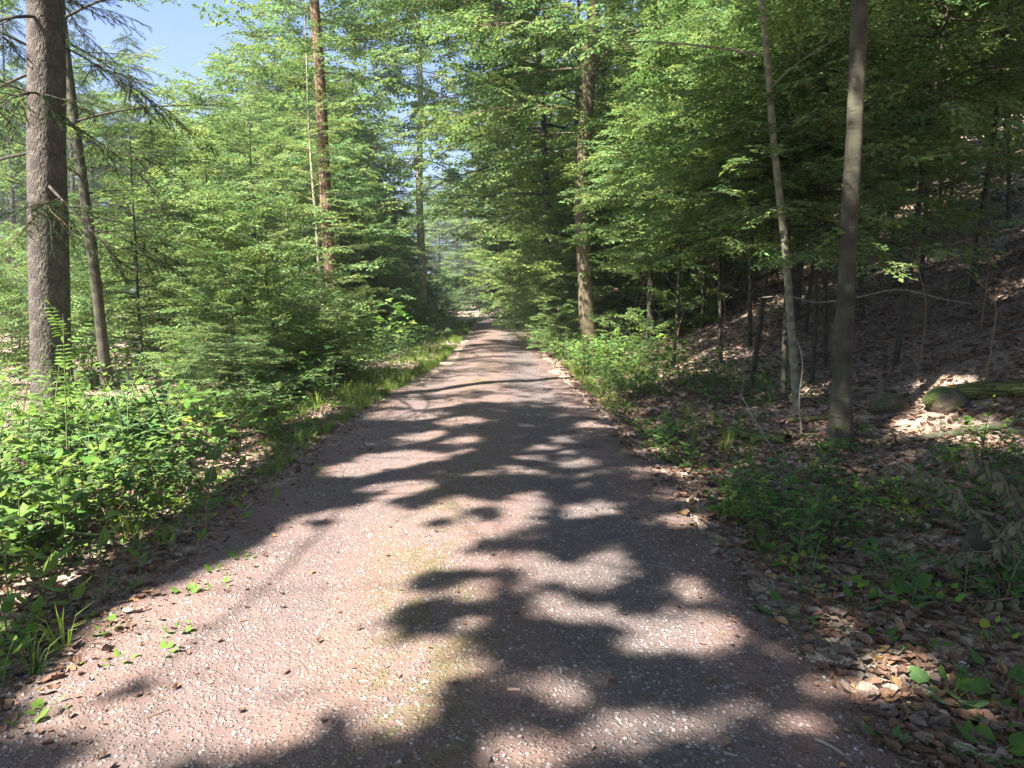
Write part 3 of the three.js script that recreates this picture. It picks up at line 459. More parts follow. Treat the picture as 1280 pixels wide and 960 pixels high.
[[-40, 48, 16], [40, 52, 17], [150, 50, 15], [215, 54, 14], [310, 56, 15], [380, 46, 15], [120, 44, 14], [265, 48, 13], [440, 50, 17], [330, 62, 19], [90, 55, 16], [180, 62, 16], [260, 70, 15], [300, 75, 18], [20, 48, 15], [-20, 70, 16], [415, 36, 18], [350, 44, 17], [395, 46, 16]].forEach(([px, d, h]) => stand('tall_beech', d > 34 ? farProto : tallProto, px, d, h, 'tall leafy tree behind the level thicket', 'tall trees behind the thicket'));
[[604, 104, 7], [622, 106, 6], [585, 92, 8], [572, 100, 18], [552, 96, 18], [598, 116, 13], [640, 110, 14], [606, 132, 18], [632, 124, 18], [660, 118, 18], [590, 134, 20], [680, 130, 20], [650, 140, 21], [615, 145, 21], [560, 140, 20], [720, 125, 19], [525, 130, 20]].forEach(([px, d, h]) => stand('tall_beech', farProto, px, d, h, 'leafy tree closing the view', 'trees at the bend'));
[[95, 40, 19], [340, 40, 14], [170, 46, 18], [20, 40, 18]].forEach(([px, d, h]) => stand('spruce_tree', spruceProto, px, d, h, 'bluish green spruce behind the level thicket', 'spruces behind the thicket'));
// more of the same, filling the wood to its depth
R = rng(501);
for (let i = 0; i < 18; i++) { const d = rr(26, 60), px = rr(360, 560 - 260 / d * 6); young(px, d, rr(4, 8.5), 0, false); }
for (let i = 0; i < 14; i++) { const d = rr(16, 45), px = rr(700 + 1500 / d, 1330); young(px, d, rr(4, 9), 0, true); }
console.log('boughs', boughTotal);

// ---------------------------------------------------------------- herbs, brambles and saplings
R = rng(601);
const veins = dataTex(64, 128, (i, j) => { const u = Math.abs(i / 63 - 0.5) * 2, t = j / 127, m = Math.exp(-Math.pow(u / 0.07, 2)), q = ((t * 7 - u * 1.6) % 1 + 1) % 1, s = Math.exp(-Math.pow((q - 0.5) / 0.09, 2)) * 0.5, v = 0.82 + 0.18 * Math.max(m, s) + 0.06 * (hash(i, j) - 0.5); return [v, v, v * 0.98]; });
const leafTones = [[0.12, 0.225, 0.035], [0.15, 0.27, 0.04], [0.09, 0.18, 0.035], [0.18, 0.3, 0.045], [0.1, 0.2, 0.06]];
const leafMats = leafTones.map((c) => new THREE.MeshPhysicalMaterial({ color: C(...c), map: veins, roughness: 1, transmission: 0.36, thickness: 0, specularIntensity: 0.4, clearcoat: 0.12, clearcoatRoughness: 0.45, side: THREE.DoubleSide }));
const wiltMats = [[0.2, 0.2, 0.1], [0.25, 0.21, 0.12], [0.16, 0.15, 0.09]].map((c) => new THREE.MeshPhysicalMaterial({ color: C(...c), map: veins, roughness: 1, transmission: 0.2, thickness: 0, side: THREE.DoubleSide }));
function bladeGeo(shape, fold, droop, curl = 0, n = 6) {    // one leaf, a metre long along +x, midrib and two halves
  const w = { ovate: (t) => 0.62 * Math.pow(t, 0.55) * Math.pow(1 - t, 0.85), round: (t) => 0.8 * Math.pow(t, 0.42) * Math.pow(1 - t, 0.5), long: (t) => 0.42 * Math.pow(t, 0.8) * Math.pow(1 - t, 0.7) }[shape];
  const pos = [], uv = [], idx = [];
  for (let i = 0; i <= n; i++) { const t = i / n, x = t * (1 - 0.12 * droop * t), y = -droop * t * t * 0.55; for (const s of [-1, 0, 1]) { const ww = s ? w(clamp(t, 0, 1)) * (i % 2 ? 1.06 : 0.94) : 0; pos.push(x + (s ? -0.03 * (i < n ? 1 : 0) : 0), y + Math.abs(s) * ww * fold + curl * ww * Math.sin(t * 7 + s), s * ww); uv.push(0.5 + s * 0.5, t); } if (i) { const a = (i - 1) * 3, b = i * 3; idx.push(a, b, b + 1, a, b + 1, a + 1, a + 1, b + 1, b + 2, a + 1, b + 2, a + 2); } }
  return geoOf(pos, null, uv, null, idx);
}
const blades = { ovate: [bladeGeo('ovate', 0.25, 0.35), bladeGeo('ovate', 0.12, 0.6, 0.12), bladeGeo('ovate', 0.3, 0.15, 0.1)], round: [bladeGeo('round', 0.2, 0.3, 0.08), bladeGeo('round', 0.1, 0.5, 0.12)], long: [bladeGeo('long', 0.3, 0.4), bladeGeo('long', 0.2, 0.7, 0.15)] };
const wiltBlades = [bladeGeo('ovate', 0.7, 0.5, 0.35), bladeGeo('long', 0.9, 0.3, 0.4), bladeGeo('ovate', 0.45, 0.9, 0.5)];
const placed = (g, m) => g.clone().applyMatrix4(m);
function compound(fn) { const list = []; fn((kind, at, dir, size, roll = 0) => list.push(placed(pick(blades[kind]), aim(at, dir, size, roll)))); return mergeGeometries(list); }
function aim(at, dir, size, roll = 0, up = V(0, 1, 0)) { const x = dir.clone().normalize(), z = V(0, 0, 0).crossVectors(x, up).normalize().multiplyScalar(-1), y = V(0, 0, 0).crossVectors(z, x), m = new THREE.Matrix4().makeBasis(x, y, z); if (roll) m.multiply(new THREE.Matrix4().makeRotationX(roll)); m.scale(V(size, size, size)); return m.setPosition(at); }
const pinnate = [0, 1].map(() => compound((a) => { for (let i = 0; i < 6; i++) { const x = 0.22 + i * 0.13, y = -0.25 * x * x; for (const s of [-1, 1]) a('long', V(x, y, 0), V(0.35, -0.15, s), 0.3 * (1 - 0.06 * i), rr(-0.2, 0.2)); } a('long', V(0.97, -0.24, 0), V(1, -0.5, 0), 0.28); }));
const trifoliate = [0, 1].map(() => compound((a) => { a('ovate', V(0.35, 0, 0), V(1, -0.25, 0), 0.65); a('ovate', V(0.33, 0, 0), V(0.2, -0.2, 1), 0.55, 0.2); a('ovate', V(0.33, 0, 0), V(0.2, -0.2, -1), 0.55, -0.2); }));
const palmate = [0, 1].map(() => compound((a) => { for (let i = -2; i <= 2; i++) a('ovate', V(0.05, 0, 0), V(Math.cos(i * 0.75), -0.25, Math.sin(i * 0.75)), 0.95 - 0.12 * Math.abs(i), rr(-0.15, 0.15)); }));
// each recipe gives {stems: [geometry], leaves: [{g, m}]} for a plant of height h rooted at the origin
const recipes = {
  herb(h, size) {
    const lean = V(rr(-0.2, 0.2), 1, rr(-0.2, 0.2)), out = { stems: [], leaves: [] }, n = Math.max(3, Math.round(h / 0.1)), pt = (t) => V(lean.x * h * t * t, h * t, lean.z * h * t * t);
    out.stems.push(tube([0, 0.25, 0.5, 0.75, 1].map(pt), [0.005, 0.0045, 0.004, 0.003, 0.0015].map((r) => r * (0.6 + h)), 5));
    for (let i = 1; i <= n; i++) { const t = 0.18 + 0.82 * i / n, a = i * 1.57 + rr(-0.4, 0.4), s = size * (t > 0.9 ? 0.5 : 0.65 + 0.5 * Math.sin(t * 3)) * rr(0.75, 1.15); for (const k of [0, Math.PI]) { if (R() < 0.08) continue; const d = V(Math.cos(a + k), rr(0.05, 0.5), Math.sin(a + k)); out.leaves.push({ g: pick(blades.ovate), m: aim(pt(t).addScaledVector(d.clone().normalize(), 0.012), d, s, rr(-0.35, 0.35)) }); } }
    return out;
  },
  bramble(h, size) {
    const out = { stems: [], leaves: [] }, n = 3 + Math.floor(R() * 3);
    for (let c = 0; c < n; c++) { const a = c * TAU / n + rr(-0.5, 0.5), reach = h * rr(0.7, 1.4), pt = (t) => V(Math.cos(a) * reach * t, h * rr(0.98, 1.02) * (2.2 * t - 1.5 * t * t), Math.sin(a) * reach * t); const ps = [0, 0.2, 0.45, 0.7, 1].map(pt); out.stems.push(tube(ps, [0.004, 0.0035, 0.003, 0.0025, 0.001], 5));
      for (let t = 0.25; t <= 1; t += 0.15) { const b = a + (R() < 0.5 ? 1 : -1) * rr(0.3, 1.3); out.leaves.push({ g: pick(trifoliate), m: aim(pt(t), V(Math.cos(b), rr(0, 0.6), Math.sin(b)), size * rr(1.1, 1.7), rr(-0.3, 0.3)) }); } }
    return out;
  },
  pinnate(h, size) {
    const out = { stems: [], leaves: [] }, lean = rr(-0.06, 0.06), pt = (t) => V(lean * h * t, h * t, 0.03 * Math.sin(t * 5)); out.stems.push(tube([0, 0.3, 0.6, 1].map(pt), [0.008, 0.007, 0.005, 0.002], 6));
    const n = Math.round(h * 9); for (let i = 0; i < n; i++) { const t = 0.45 + 0.55 * i / (n - 1 || 1), a = i * 2.4 + rr(-0.3, 0.3); out.leaves.push({ g: pick(pinnate), m: aim(pt(t), V(Math.cos(a), rr(0.3, 0.9), Math.sin(a)), size * rr(2, 2.8) * (t > 0.93 ? 0.6 : 1), rr(-0.2, 0.2)) }); }
    return out;
  },
  palmate(h, size) {
    const out = { stems: [], leaves: [] }, lx = rr(-0.2, 0.2), lz = rr(-0.2, 0.2), pt = (t) => V(lx * h * t * t, h * t, lz * h * t * t); out.stems.push(tube([0, 0.3, 0.6, 1].map(pt), [0.007, 0.006, 0.004, 0.002], 6));
    const n = Math.round(4 + h * 7); for (let i = 0; i < n; i++) { const t = 0.3 + 0.7 * i / (n - 1), a = i * 2.2 + rr(-0.3, 0.3), d = V(Math.cos(a), rr(0.1, 0.6), Math.sin(a)), e = pt(t).addScaledVector(d, size * rr(0.6, 1.1)); out.stems.push(tube([pt(t), e], [0.002, 0.0015], 4)); out.leaves.push({ g: pick(palmate), m: aim(e, V(d.x, -0.1, d.z), size * rr(0.9, 1.4), rr(-0.2, 0.2)) }); }
    return out;
  },
  rosette(h, size) {
    const out = { stems: [], leaves: [] }, n = 5 + Math.floor(R() * 4); for (let i = 0; i < n; i++) { const a = i * 2.4 + rr(-0.3, 0.3), d = V(Math.cos(a), rr(0.25, 1.1), Math.sin(a)).normalize(), e = d.clone().multiplyScalar(h * rr(0.4, 0.9)); out.stems.push(tube([V(0, -0.01, 0), e.clone().multiplyScalar(0.5).add(V(0, 0.01, 0)), e], [0.003, 0.0025, 0.0015], 4)); out.leaves.push({ g: pick(blades.round.concat(blades.ovate)), m: aim(e, V(d.x, d.y * 0.3, d.z), size * rr(0.7, 1.2), rr(-0.3, 0.3)) }); }
    return out;
  },
};
function plant(name, recipe, p, h, size, tones, label, category, group, stemMat = stemGreen) {   // a plant close enough for its leaves to be told apart
  const root = thing(name, label, category, group, p.x, H(p.x, p.z) - 0.01, p.z), q = recipes[recipe](h, size), mat = leafMats[pick(tones)], alt = leafMats[pick(tones)];
  part('stem', q.stems.length > 1 ? mergeGeometries(q.stems) : q.stems[0], stemMat, root);
  for (const l of q.leaves) { const m = part('leaf', l.g, R() < 0.7 ? mat : alt, root); l.m.decompose(m.position, m.quaternion, m.scale); }
  return root;
}
const withColour = (g, c) => { const n = g.attributes.position.count, a = new Float32Array(n * 3); for (let i = 0; i < n; i++) a.set(c, i * 3); const r = g.clone(); r.deleteAttribute('uv'); r.setAttribute('color', new THREE.BufferAttribute(a, 3)); return r; };
function plantProto(recipe, h, size) { const q = recipes[recipe](h, size), tone = pick(leafTones); return { leaf: mergeGeometries(q.leaves.map((l) => withColour(placed(l.g, l.m), tone.map((v) => v * rr(0.8, 1.25))))), stem: mergeGeometries(q.stems) }; }
const protoOf = {}; for (const [k, h, s] of [['herb', 0.6, 0.1], ['bramble', 0.5, 0.085], ['pinnate', 1.1, 0.11], ['palmate', 0.8, 0.13], ['rosette', 0.12, 0.06]]) protoOf[k] = [0, 1, 2, 3].map(() => plantProto(k, h * rr(0.85, 1.15), s));
function farPlant(name, recipe, p, scale, label, category, group) { const pr = pick(protoOf[recipe]), root = thing(name, label, category, group, p.x, H(p.x, p.z) - 0.01, p.z); part('stem', pr.stem, stemGreen, root); part('foliage', pr.leaf, herbMat, root); root.scale.setScalar(scale); root.rotation.y = rr(0, TAU); return root; }
const whole = (k) => protoOf[k].map((q) => mergeGeometries([q.leaf, withColour(q.stem, [0.12, 0.15, 0.06])]));

// the plants one can point to on the level verge
R = rng(701);
plant('rowan_sapling', 'pinnate', G(92, 640), 1.62, 0.1, [1, 3], 'tall thin rowan sapling with feathery leaves before the spruce trunk', 'sapling');
plant('rowan_sapling', 'pinnate', G(40, 655), 0.95, 0.1, [1, 0], 'short feathery-leaved sapling in the sunlit verge', 'sapling');
plant('rowan_sapling', 'pinnate', G(118, 610), 0.9, 0.1, [0, 2], 'slanting feathery-leaved sapling behind the sunlit herbs', 'sapling');
plant('elder_sapling', 'herb', G(258, 668), 0.75, 0.15, [2, 4], 'dark-stemmed shrub with large leaves over dry stalks', 'shrub', null, stemBrown);
plant('broad_herb', 'herb', G(300, 612), 0.72, 0.14, [3, 1], 'pale green broad-leaved herb catching full sun', 'plant');
for (const [px, py, h, z] of [[30, 720, 0.5, 0.17], [85, 700, 0.55, 0.15], [8, 690, 0.6, 0.16], [125, 715, 0.4, 0.13], [55, 745, 0.3, 0.13]]) plant('broad_herb', 'herb', G(px, py), h, z, [3, 1], 'sunlit herb with very large pale leaves below the feathery saplings', 'plant', 'large-leaved sunlit herbs');
const vL = 'green leafy herb with paired pointed leaves on the level verge', gL = 'herbs on the level verge';
for (let i = 0, made = 0; i < 900 && made < 74; i++) {
  const z = -3.1 - 6.2 * Math.pow(R(), 1.2), u = -rr(2.25, 5.8), x = roadX(z) + u, q = project(V(x, 0.3, z)); if (q[0] < -40 || q[0] > 480) continue;
  const edge = sstep(-2.2, -3.2, u); made++;
  const k = R(); if (k < 0.6) plant('verge_herb', 'herb', V(x, 0, z), (0.18 + 0.72 * edge) * rr(0.7, 1.25), rr(0.085, 0.13), q[0] < 150 ? [3, 1, 0] : [0, 2, 1, 4], vL, 'plant', gL);
  else if (k < 0.82) plant('bramble', 'bramble', V(x, 0, z), (0.16 + 0.55 * edge) * rr(0.7, 1.2), rr(0.06, 0.085), [2, 0, 4], 'bramble with arching stems and three-part leaves on the level verge', 'bramble', 'brambles on the level verge', stemBrown);
  else plant('maple_seedling', 'palmate', V(x, 0, z), (0.22 + 0.65 * edge) * rr(0.7, 1.2), rr(0.09, 0.12), [1, 3, 0], 'seedling with spread hand-shaped leaves on the level verge', 'seedling', 'hand-leaved seedlings on the level verge', stemBrown);
}
// small weeds along the gravel edge
for (const [px, py] of [[35, 905], [60, 890], [135, 790], [120, 780], [232, 745], [275, 738], [160, 738], [225, 790], [205, 820], [270, 715], [392, 590], [75, 840], [20, 840], [150, 830], [300, 700]]) plant('weed', 'rosette', G(px, py), rr(0.05, 0.09), rr(0.035, 0.055), [3, 1], 'small bright weed sprouting through the gravel edge below the herbs', 'weed', 'weeds at the level edge of the track');
for (const [px, py, h] of [[10, 800, 0.3], [45, 790, 0.22], [5, 860, 0.2], [30, 830, 0.16], [90, 770, 0.2], [130, 755, 0.2], [12, 760, 0.4], [175, 725, 0.22], [215, 700, 0.25], [60, 765, 0.3], [250, 690, 0.2], [310, 665, 0.25], [345, 640, 0.25]]) plant('verge_herb', 'herb', G(px, py), h, rr(0.06, 0.1), [3, 1, 0], 'small ragged herb where the dead leaves meet the gravel on the level verge', 'plant', 'small herbs at the gravel edge');
// herbs along the foot of the slope
R = rng(751);
for (let i = 0, made = 0; i < 700 && made < 62; i++) {
  const z = -3.4 - 8.5 * Math.pow(R(), 1.25), u = 1.95 + 1.75 * Math.pow(R(), 1.3), x = roadX(z) + u, q = project(V(x, 0.2, z)); if (fbm(x * 0.9, z * 0.9, 95) < 0.44 || q[0] > 1290) continue; made++;
  const far = sstep(-6, -11, z); const k = R();
  if (k < 0.55) plant('slope_herb', 'herb', V(x, 0, z), rr(0.14, 0.34) + 0.15 * far, rr(0.08, 0.12), [0, 2, 4], 'low green herb with pointed leaves at the foot of the slope', 'plant', 'herbs at the foot of the slope');
  else if (k < 0.8) plant('bramble', 'bramble', V(x, 0, z), rr(0.12, 0.26) + 0.15 * far, rr(0.055, 0.075), [2, 0], 'low bramble with three-part leaves at the foot of the slope', 'bramble', 'brambles at the foot of the slope', stemBrown);
  else plant('weed', 'rosette', V(x, 0, z), rr(0.1, 0.18), rr(0.07, 0.11), [0, 4, 1], 'round-leaved weed at the foot of the slope', 'weed', 'round-leaved weeds at the foot of the slope');
}
for (const [px, py, s] of [[990, 775, 0.09], [1005, 740, 0.07], [1070, 760, 0.08], [1190, 880, 0.09], [1215, 890, 0.08], [1250, 870, 0.1], [1100, 805, 0.06], [1220, 945, 0.09], [1240, 950, 0.08], [1110, 935, 0.045], [1030, 690, 0.1], [1070, 670, 0.1], [960, 690, 0.09], [905, 640, 0.1], [870, 535, 0.14], [1165, 815, 0.05]]) plant('weed', 'rosette', G(px, py), s * 1.6, s, [0, 4, 2], 'shaded round-leaved weed among dead leaves beside the track', 'weed', 'weeds among the dead leaves');
// plants further along, too small to tell leaf from leaf
R = rng(801);
for (let i = 0; i < 200; i++) { const z = -9 - 48 * Math.pow(R(), 1.25), x = roadX(z) - rr(1.9 - 0.55 * sstep(-9, -20, z), 4.2) - (z > -14 ? 1 * R() : 0); farPlant('verge_shrub', pick(['herb', 'bramble', 'palmate', 'herb']), V(x, 0, z), rr(0.5, 1.25), 'leafy low plant in the sunny strip farther along the level verge', 'plant', 'low plants farther along the level verge'); }
for (let i = 0; i < 60; i++) { const z = -10.5 - 24 * Math.pow(R(), 1.3), x = roadX(z) + rr(2.05, 3.3); farPlant('slope_shrub', pick(['herb', 'bramble', 'herb']), V(x, 0, z), rr(0.7, 1.4), 'leafy low plant farther along the foot of the slope', 'plant', 'low plants farther along the slope'); }
// what nobody could count
const upright = () => new THREE.Quaternion().setFromEuler(new THREE.Euler(rr(-0.15, 0.15), rr(0, TAU), rr(-0.15, 0.15), 'YXZ'));
const tintV = () => { const v = rr(0.75, 1.25), y = rr(-0.12, 0.15); return [v * (1 + y), v, v * (1 - y)]; };
const spot = (x, z, s, dy = -0.01) => ({ p: V(x, H(x, z) + dy, z), s: V(s, s * rr(0.8, 1.2), s), q: upright() });
strew('undergrowth', [...whole('herb'), ...whole('bramble')], herbMat, 3400, () => { const z = -2.6 - 46 * Math.pow(R(), 1.7), u = rr(2.5, 8), x = roadX(z) - u; if (z < -9 && z > -14 && u > 3.6 && u < 7) return null; if (fbm(x * 1.4, z * 1.4, 33) < 0.4) return null; return spot(x, z, (0.35 + 2 * Math.pow(fbm(x * 1.1 + 3, z * 1.1, 35), 1.5)) * rr(0.6, 1.25) * (0.35 + 0.65 * sstep(2.3, 3.4, u)) * (z < -20 ? 1.6 : 1)); }, 'dense green undergrowth filling the level verge between the herbs', 'undergrowth', tintV);
strew('undergrowth', [...whole('herb'), ...whole('bramble')], herbMat, 900, () => { const z = -4.5 - 50 * Math.pow(R(), 1.4), x = roadX(z) + 2 + 2.2 * Math.pow(R(), 1.5); if (z > -11 && fbm(x * 0.9, z * 0.9, 95) < 0.45) return null; return spot(x, z, rr(0.3, 0.8) * (z < -14 ? 1.7 : 1)); }, 'green undergrowth along the foot of the slope', 'undergrowth', tintV);
strew('ground_cover', whole('rosette'), herbMat, 2200, () => { const z = -2.2 - 14 * Math.pow(R(), 1.4), u = 1.95 + 2.5 * R(), x = roadX(z) - u; if (fbm(x * 1.3, z * 1.3, 97) < 0.42) return null; return spot(x, z, rr(0.35, 0.95)); }, 'small green ground cover along the level edge of the track', 'ground cover', tintV);
strew('ground_cover', whole('rosette'), herbMat, 1500, () => { const z = -3 - 18 * Math.pow(R(), 1.2), u = 1.9 + 2.2 * Math.pow(R(), 1.3), x = roadX(z) + u; if (fbm(x * 0.9, z * 0.9, 95) < 0.45) return null; return spot(x, z, rr(0.4, 1)); }, 'small green ground cover at the foot of the slope', 'ground cover', tintV);
function tuft(n, h) { const L = new Leaves(); for (let i = 0; i < n; i++) { const a = rr(0, TAU), r = rr(0, 0.04), b = V(Math.cos(a) * r, 0, Math.sin(a) * r), d = V(Math.cos(a), 0, Math.sin(a)), s = V(-d.z, 0, d.x).multiplyScalar(0.003), l = h * rr(0.5, 1.1), m = b.clone().addScaledVector(d, l * 0.25).add(V(0, l * 0.7, 0)), e = b.clone().addScaledVector(d, l * rr(0.5, 0.8)).add(V(0, l * 0.9, 0)), k = green([0.17, 0.26, 0.05], 0.25); L.tri(b.clone().add(s), b.clone().sub(s), m.clone().add(s), k); L.tri(b.clone().sub(s), m.clone().sub(s), m.clone().add(s), k); L.tri(m.clone().add(s), m.clone().sub(s), e, k); } return L.build(); }
const tufts = [tuft(16, 0.16), tuft(20, 0.24), tuft(14, 0.12)];
strew('grass', tufts, herbMat, 5200, () => { const z = -2.4 - 50 * Math.pow(R(), 1.25), side = R() < 0.62 ? -1 : 1, u = 1.8 - (side < 0 ? 0.7 * sstep(-8, -19, z) : 0) + 1.3 * Math.pow(R(), 1.6), x = roadX(z) + side * u; if (fbm(x * 0.8, z * 0.5, 99) < (z > -9 ? 0.56 : 0.38) || (z > -6 && R() < 0.7)) return null; return spot(x, z, rr(0.4, 1) * (z < -10 ? 1.25 : 1)); }, 'bright grass tufts along both edges of the track', 'grass', tintV);
strew('moss', tufts.slice(2), herbMat, 900, () => { const z = -2.2 - 6 * R(), u = rr(1.75, 2.6), x = roadX(z) - u; if (fbm(x * 1.6, z * 1.6, 90) < 0.52) return null; return spot(x, z, rr(0.15, 0.3)); }, 'short moss and grass patches on the gravel edge', 'moss', tintV);
// ---------------------------------------------------------------- stones, logs, sticks and wilted branches
R = rng(901);
const at = (px, py, d) => EYE.clone().addScaledVector(ray(px, py), d);
const depthOf = (p) => p.clone().sub(EYE).dot(FWD);
const mossMat = std(C(1, 1, 1), { map: soilTex.map, bumpMap: soilTex.bump, bumpScale: 0.012, vertexColors: true, roughness: 1 });
function lump(name, p, rx, ry, rz, label, category, mossy, group) {
  const g = new THREE.IcosahedronGeometry(1, 4), q = g.attributes.position, k = rr(0, 99), col = [], uv = [];
  for (let i = 0; i < q.count; i++) { const x = q.getX(i), y = q.getY(i), z = q.getZ(i), n = 0.72 + 0.5 * fbm(x * 1.3 + k, y * 1.3 + z * 1.7 + k, 3) + 0.1 * noise(x * 7 + k, y * 5 + z * 7, 4); q.setXYZ(i, x * n * rx, y * n * ry, z * n * rz); const m = mossy * sstep(0.35, 0.6, fbm(x * 2 + k, z * 2 + y, 5)); const d = mossy < 0.01 ? 1.25 : 0.75; col.push(d * (1 - m) + 0.3 * m, d * 1.02 * (1 - m) + 0.62 * m, d * 1.05 * (1 - m) + 0.16 * m); uv.push(x * 0.4, z * 0.4 + y * 0.4); }
  g.setAttribute('color', new THREE.Float32BufferAttribute(col, 3)); g.setAttribute('uv', new THREE.Float32BufferAttribute(uv, 2)); g.computeVertexNormals();
  const m = new THREE.Mesh(g, mossMat); m.name = numbered(name); m.position.copy(p).add(V(0, ry * 0.25, 0)); m.rotation.y = rr(0, TAU); scene.add(m); return tag(m, label, category, group);
}
lump('mossy_stone', G(1112, 512), 0.2, 0.13, 0.16, 'dark mossy stone upslope of the dark upright trunk', 'stone', 0.7);
lump('mossy_stone', G(1182, 506), 0.28, 0.15, 0.2, 'wide moss-covered stone at the end of the mossy log', 'stone', 1);
lump('white_stone', G(1203, 833), 0.026, 0.018, 0.02, 'small white stone lying on the dead leaves', 'stone', 0).material = std(C(0.7, 0.72, 0.75), { roughness: 0.6 });
for (const [px, py, r] of [[1072, 905, 0.02], [1060, 898, 0.014], [1150, 906, 0.02], [1166, 912, 0.016], [1075, 915, 0.012], [614, 924, 0.018], [608, 957, 0.022], [618, 945, 0.016], [534, 660, 0.02], [584, 634, 0.02], [560, 858, 0.014], [535, 830, 0.014], [465, 796, 0.016], [457, 866, 0.015], [690, 925, 0.015], [640, 838, 0.014], [200, 880, 0.014], [70, 895, 0.03], [1048, 812, 0.02]]) lump('stone', G(px, py).add(V(0, 0.008, 0)), r, r * 0.7, r * 0.85, 'pale pebble larger than the gravel around it', 'stone', 0, 'large pebbles in the track');
function rod(name, pts, r0, r1, mat, label, category, group, seg = 10, rough = 0.15) { const c = new THREE.CatmullRomCurve3(pts), n = Math.max(6, pts.length * 6), ps = c.getPoints(n), m = new THREE.Mesh(tube(ps, ps.map((_, i) => r0 + (r1 - r0) * i / n), seg, rough), mat); m.name = numbered(name); scene.add(m); return tag(m, label, category, group); }
const lying = (list, up) => list.map(([px, py]) => G(px, py).add(V(0, up, 0)));
rod('mossy_log', lying([[1190, 502], [1230, 498], [1330, 494]], 0.07), 0.1, 0.085, bark.moss, 'mossy log lying across the upper slope', 'log', null, 14);
rod('dead_branch', lying([[1120, 558], [1180, 548], [1240, 540], [1320, 520]], 0.03), 0.03, 0.045, bark.dark, 'dark fallen branch below the mossy log', 'branch');
rod('dead_branch', lying([[985, 530], [1010, 528], [1055, 526]], 0.04), 0.025, 0.03, bark.moss, 'greenish fallen branch reaching the dark upright trunk', 'branch');
rod('fallen_log', lying([[905, 545], [950, 552], [985, 556]], 0.05), 0.07, 0.06, bark.moss, 'short mossy log half hidden by herbs at the foot of the slope', 'log', null, 12);
{ const a = G(986, 588), d = depthOf(a); rod('leaning_stick', [a.clone().add(V(0, -0.02, 0)), at(965, 560, d), at(942, 522, d + 0.05), at(925, 492, d + 0.1)], 0.007, 0.004, stemPale, 'bare pale stick leaning out of the herbs', 'stick'); }
{ const a = G(1002, 545), d = depthOf(a); rod('bare_sapling', [a, at(999, 500, d), at(1003, 455, d), at(996, 425, d), at(980, 412, d)], 0.009, 0.003, stemPale, 'thin bare stem bowed over at its tip', 'sapling'); }
{ const a = G(1062, 480), d = depthOf(a) - 0.4; rod('bare_twig', [at(1062, 373, d), at(1020, 378, d), at(985, 370, d), at(950, 372, d)], 0.01, 0.004, stemPale, 'bare horizontal twig reaching from the dark upright trunk', 'twig'); }
{ const a = G(1062, 480), d = depthOf(a) - 0.4; rod('bare_twig', [at(1070, 372, d), at(1125, 362, d), at(1180, 374, d - 0.3), at(1215, 380, d - 0.4)], 0.01, 0.004, stemPale, 'bare wavy twig reaching upslope from the dark upright trunk', 'twig'); }
for (const [px, d, h] of [[1155, 8.5, 1.9], [1228, 9, 1.6], [1045, 9.5, 1.5], [905, 11, 1.6], [852, 12, 1.8], [1185, 11, 2.4], [930, 9, 1.1], [1240, 7, 1.2]]) { const p = atDepth(px, d); rod('bare_sapling', [p, p.clone().add(V(rr(-0.06, 0.06), h * 0.4, 0)), p.clone().add(V(rr(-0.15, 0.15), h * 0.75, rr(-0.1, 0.1))), p.clone().add(V(rr(-0.3, 0.3), h, rr(-0.2, 0.2)))], 0.011, 0.003, stemBrown, 'thin leafless sapling on the dead-leaf slope', 'sapling', 'leafless saplings on the slope'); }
function stump(name, p, r, h, mat, label) { const root = thing(name, label, 'stump', null, p.x, p.y - 0.05, p.z); part('wood', tube([0, 0.15, 0.5, 0.85, 1].map((t) => V(0.04 * t, t * h, 0.02 * t)), [r * 1.25, r * 1.05, r, r * 0.95, r * 0.9], 12, 0.15, 0, 0.5), mat, root); const top = new THREE.Mesh(new THREE.CircleGeometry(r * 0.93, 12).rotateX(-Math.PI / 2), stemBrown); top.name = 'cut_top'; top.position.set(0.04, h - 0.004, 0.02); root.add(top); }
stump('tree_stump', G(776, 428), 0.085, 0.55, bark.pale, 'short pale broken stump behind the sturdy brown trunk');
stump('tree_stump', G(1214, 700), 0.06, 0.34, bark.dark, 'dark narrow stump among the wilted branches');
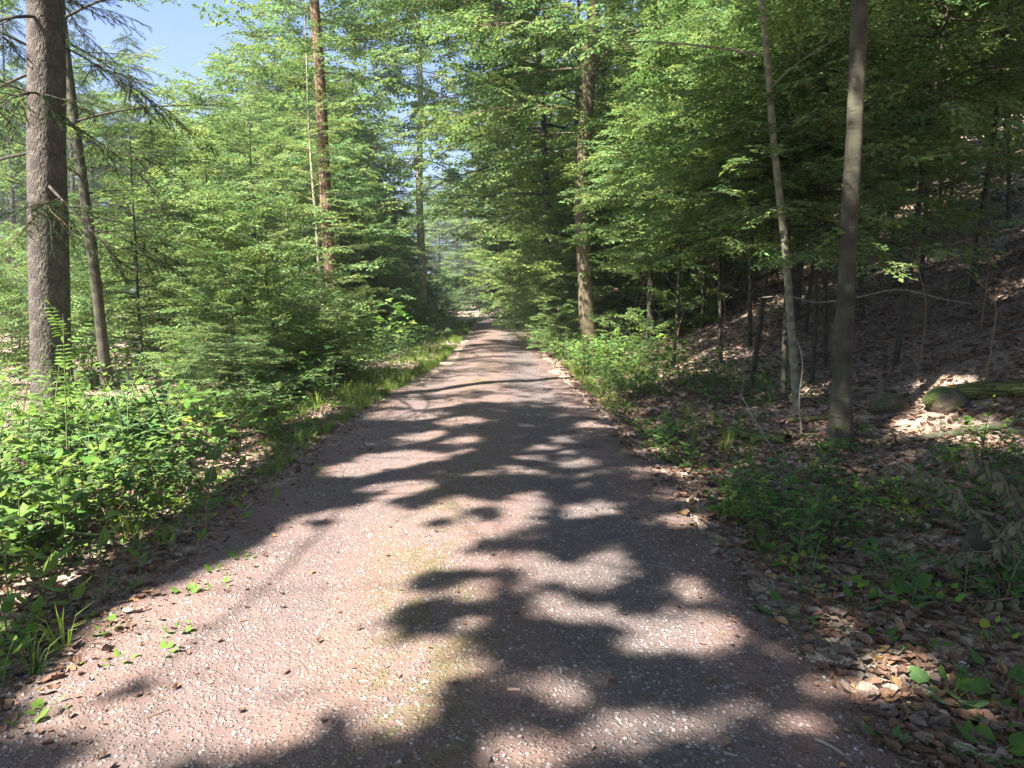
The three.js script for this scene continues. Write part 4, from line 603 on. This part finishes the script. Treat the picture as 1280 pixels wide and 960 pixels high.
// wilted branches
{
  const b = depthOf(G(1240, 735));
  const wilt = (pts, label, n) => {
    const c = new THREE.CatmullRomCurve3(pts), ps = c.getPoints(24), root = thing('wilted_branch', label, 'branch', null, pts[0].x, pts[0].y, pts[0].z), o = pts[0]; const rel = ps.map((p) => p.clone().sub(o));
    part('stem', tube(rel, rel.map((_, i) => 0.006 - 0.0045 * i / 24), 6), stemBrown, root);
    for (let i = 0; i < n; i++) { const t = 0.18 + 0.82 * (i + rr(0, 1)) / n, p = c.getPoint(Math.min(1, t)).sub(o), a = rr(0, TAU), d = V(Math.cos(a) * 0.55, rr(-1.2, -0.6), Math.sin(a) * 0.55), s = rr(0.045, 0.08); const e = p.clone().addScaledVector(V(d.x, -0.1, d.z), rr(0.01, 0.09)); const m = part('leaf', pick(wiltBlades), pick(wiltMats), root); aim(e, d, s, rr(-1, 1), V(Math.sin(a), 0.3, Math.cos(a))).decompose(m.position, m.quaternion, m.scale); }
  };
  wilt([at(1275, 690, b), at(1240, 660, b + 0.05), at(1205, 628, b + 0.15), at(1165, 596, b + 0.35), at(1112, 580, b + 0.6)], 'long wilted branch with hanging withered leaves pointing to the dark upright trunk', 66);
  wilt([at(1290, 700, b), at(1250, 692, b - 0.05), at(1215, 690, b - 0.05), at(1170, 700, b)], 'low wilted branch with limp olive leaves before the narrow stump', 60);
  wilt([at(1300, 660, b + 0.1), at(1270, 620, b + 0.15), at(1240, 590, b + 0.2), at(1215, 565, b + 0.3)], 'upright wilted branch with pale folded leaves', 54);
  wilt([at(1300, 740, b - 0.2), at(1262, 748, b - 0.25), at(1225, 752, b - 0.2), at(1180, 752, b - 0.1)], 'wilted branch lying lowest on the dead leaves', 51);
  wilt([at(1310, 640, b), at(1280, 650, b - 0.1), at(1262, 668, b - 0.1), at(1250, 690, b - 0.12)], 'wilted branch with greyish green leaves above the narrow stump', 45);
}
// sticks on the gravel
const flat = (list) => list.map(([px, py]) => G(px, py).add(V(0, 0.014, 0)));
rod('stick', flat([[1018, 931], [1038, 940], [1052, 948], [1060, 958]]), 0.007, 0.005, stemPale, 'curved pale stick at the foot-of-slope edge of the gravel', 'stick', null, 7);
rod('wood_chip', flat([[634, 866], [650, 868]]), 0.008, 0.007, std(C(0.5, 0.34, 0.24)), 'short flat wood chip lying on the gravel', 'wood chip', null, 6);
for (const q of [[[688, 822], [697, 827]], [[300, 782], [309, 780]], [[185, 905], [210, 893]], [[452, 870], [464, 860]], [[250, 893], [258, 885]], [[905, 948], [922, 950]], [[770, 905], [776, 909]]]) rod('twig', flat(q), 0.005, 0.0035, pick([stemBrown, stemPale]), 'small dry twig on the gravel track', 'twig', 'small twigs on the track', 6);
{ const c = G(1035, 824), gauss = () => R() + R() + R() - 1.5; strew('sand', pebbles, stoneMat, 1500, () => { const x = c.x + gauss() * 0.11, z = c.z + gauss() * 0.06, r = 0.002 + 0.007 * Math.pow(R(), 3); return { p: V(x, roadTop(x, z) + r * 0.3, z), s: V(r, r, r), q: turn(0.5) }; }, 'pale sandy patch at the gravel edge below the slope', 'sand', () => { const v = rr(0.75, 1.2); return [0.42 * v, 0.34 * v, 0.26 * v]; }); }
console.log('plants done');

// finishing: a thin summer haze hangs between the trees
scene.fog = new THREE.FogExp2(C(0.92, 0.96, 1), 0.0009);
scene.traverse((o) => { if (o.isMesh) { o.castShadow = true; o.receiveShadow = true; } });
renderer.render(scene, camera);
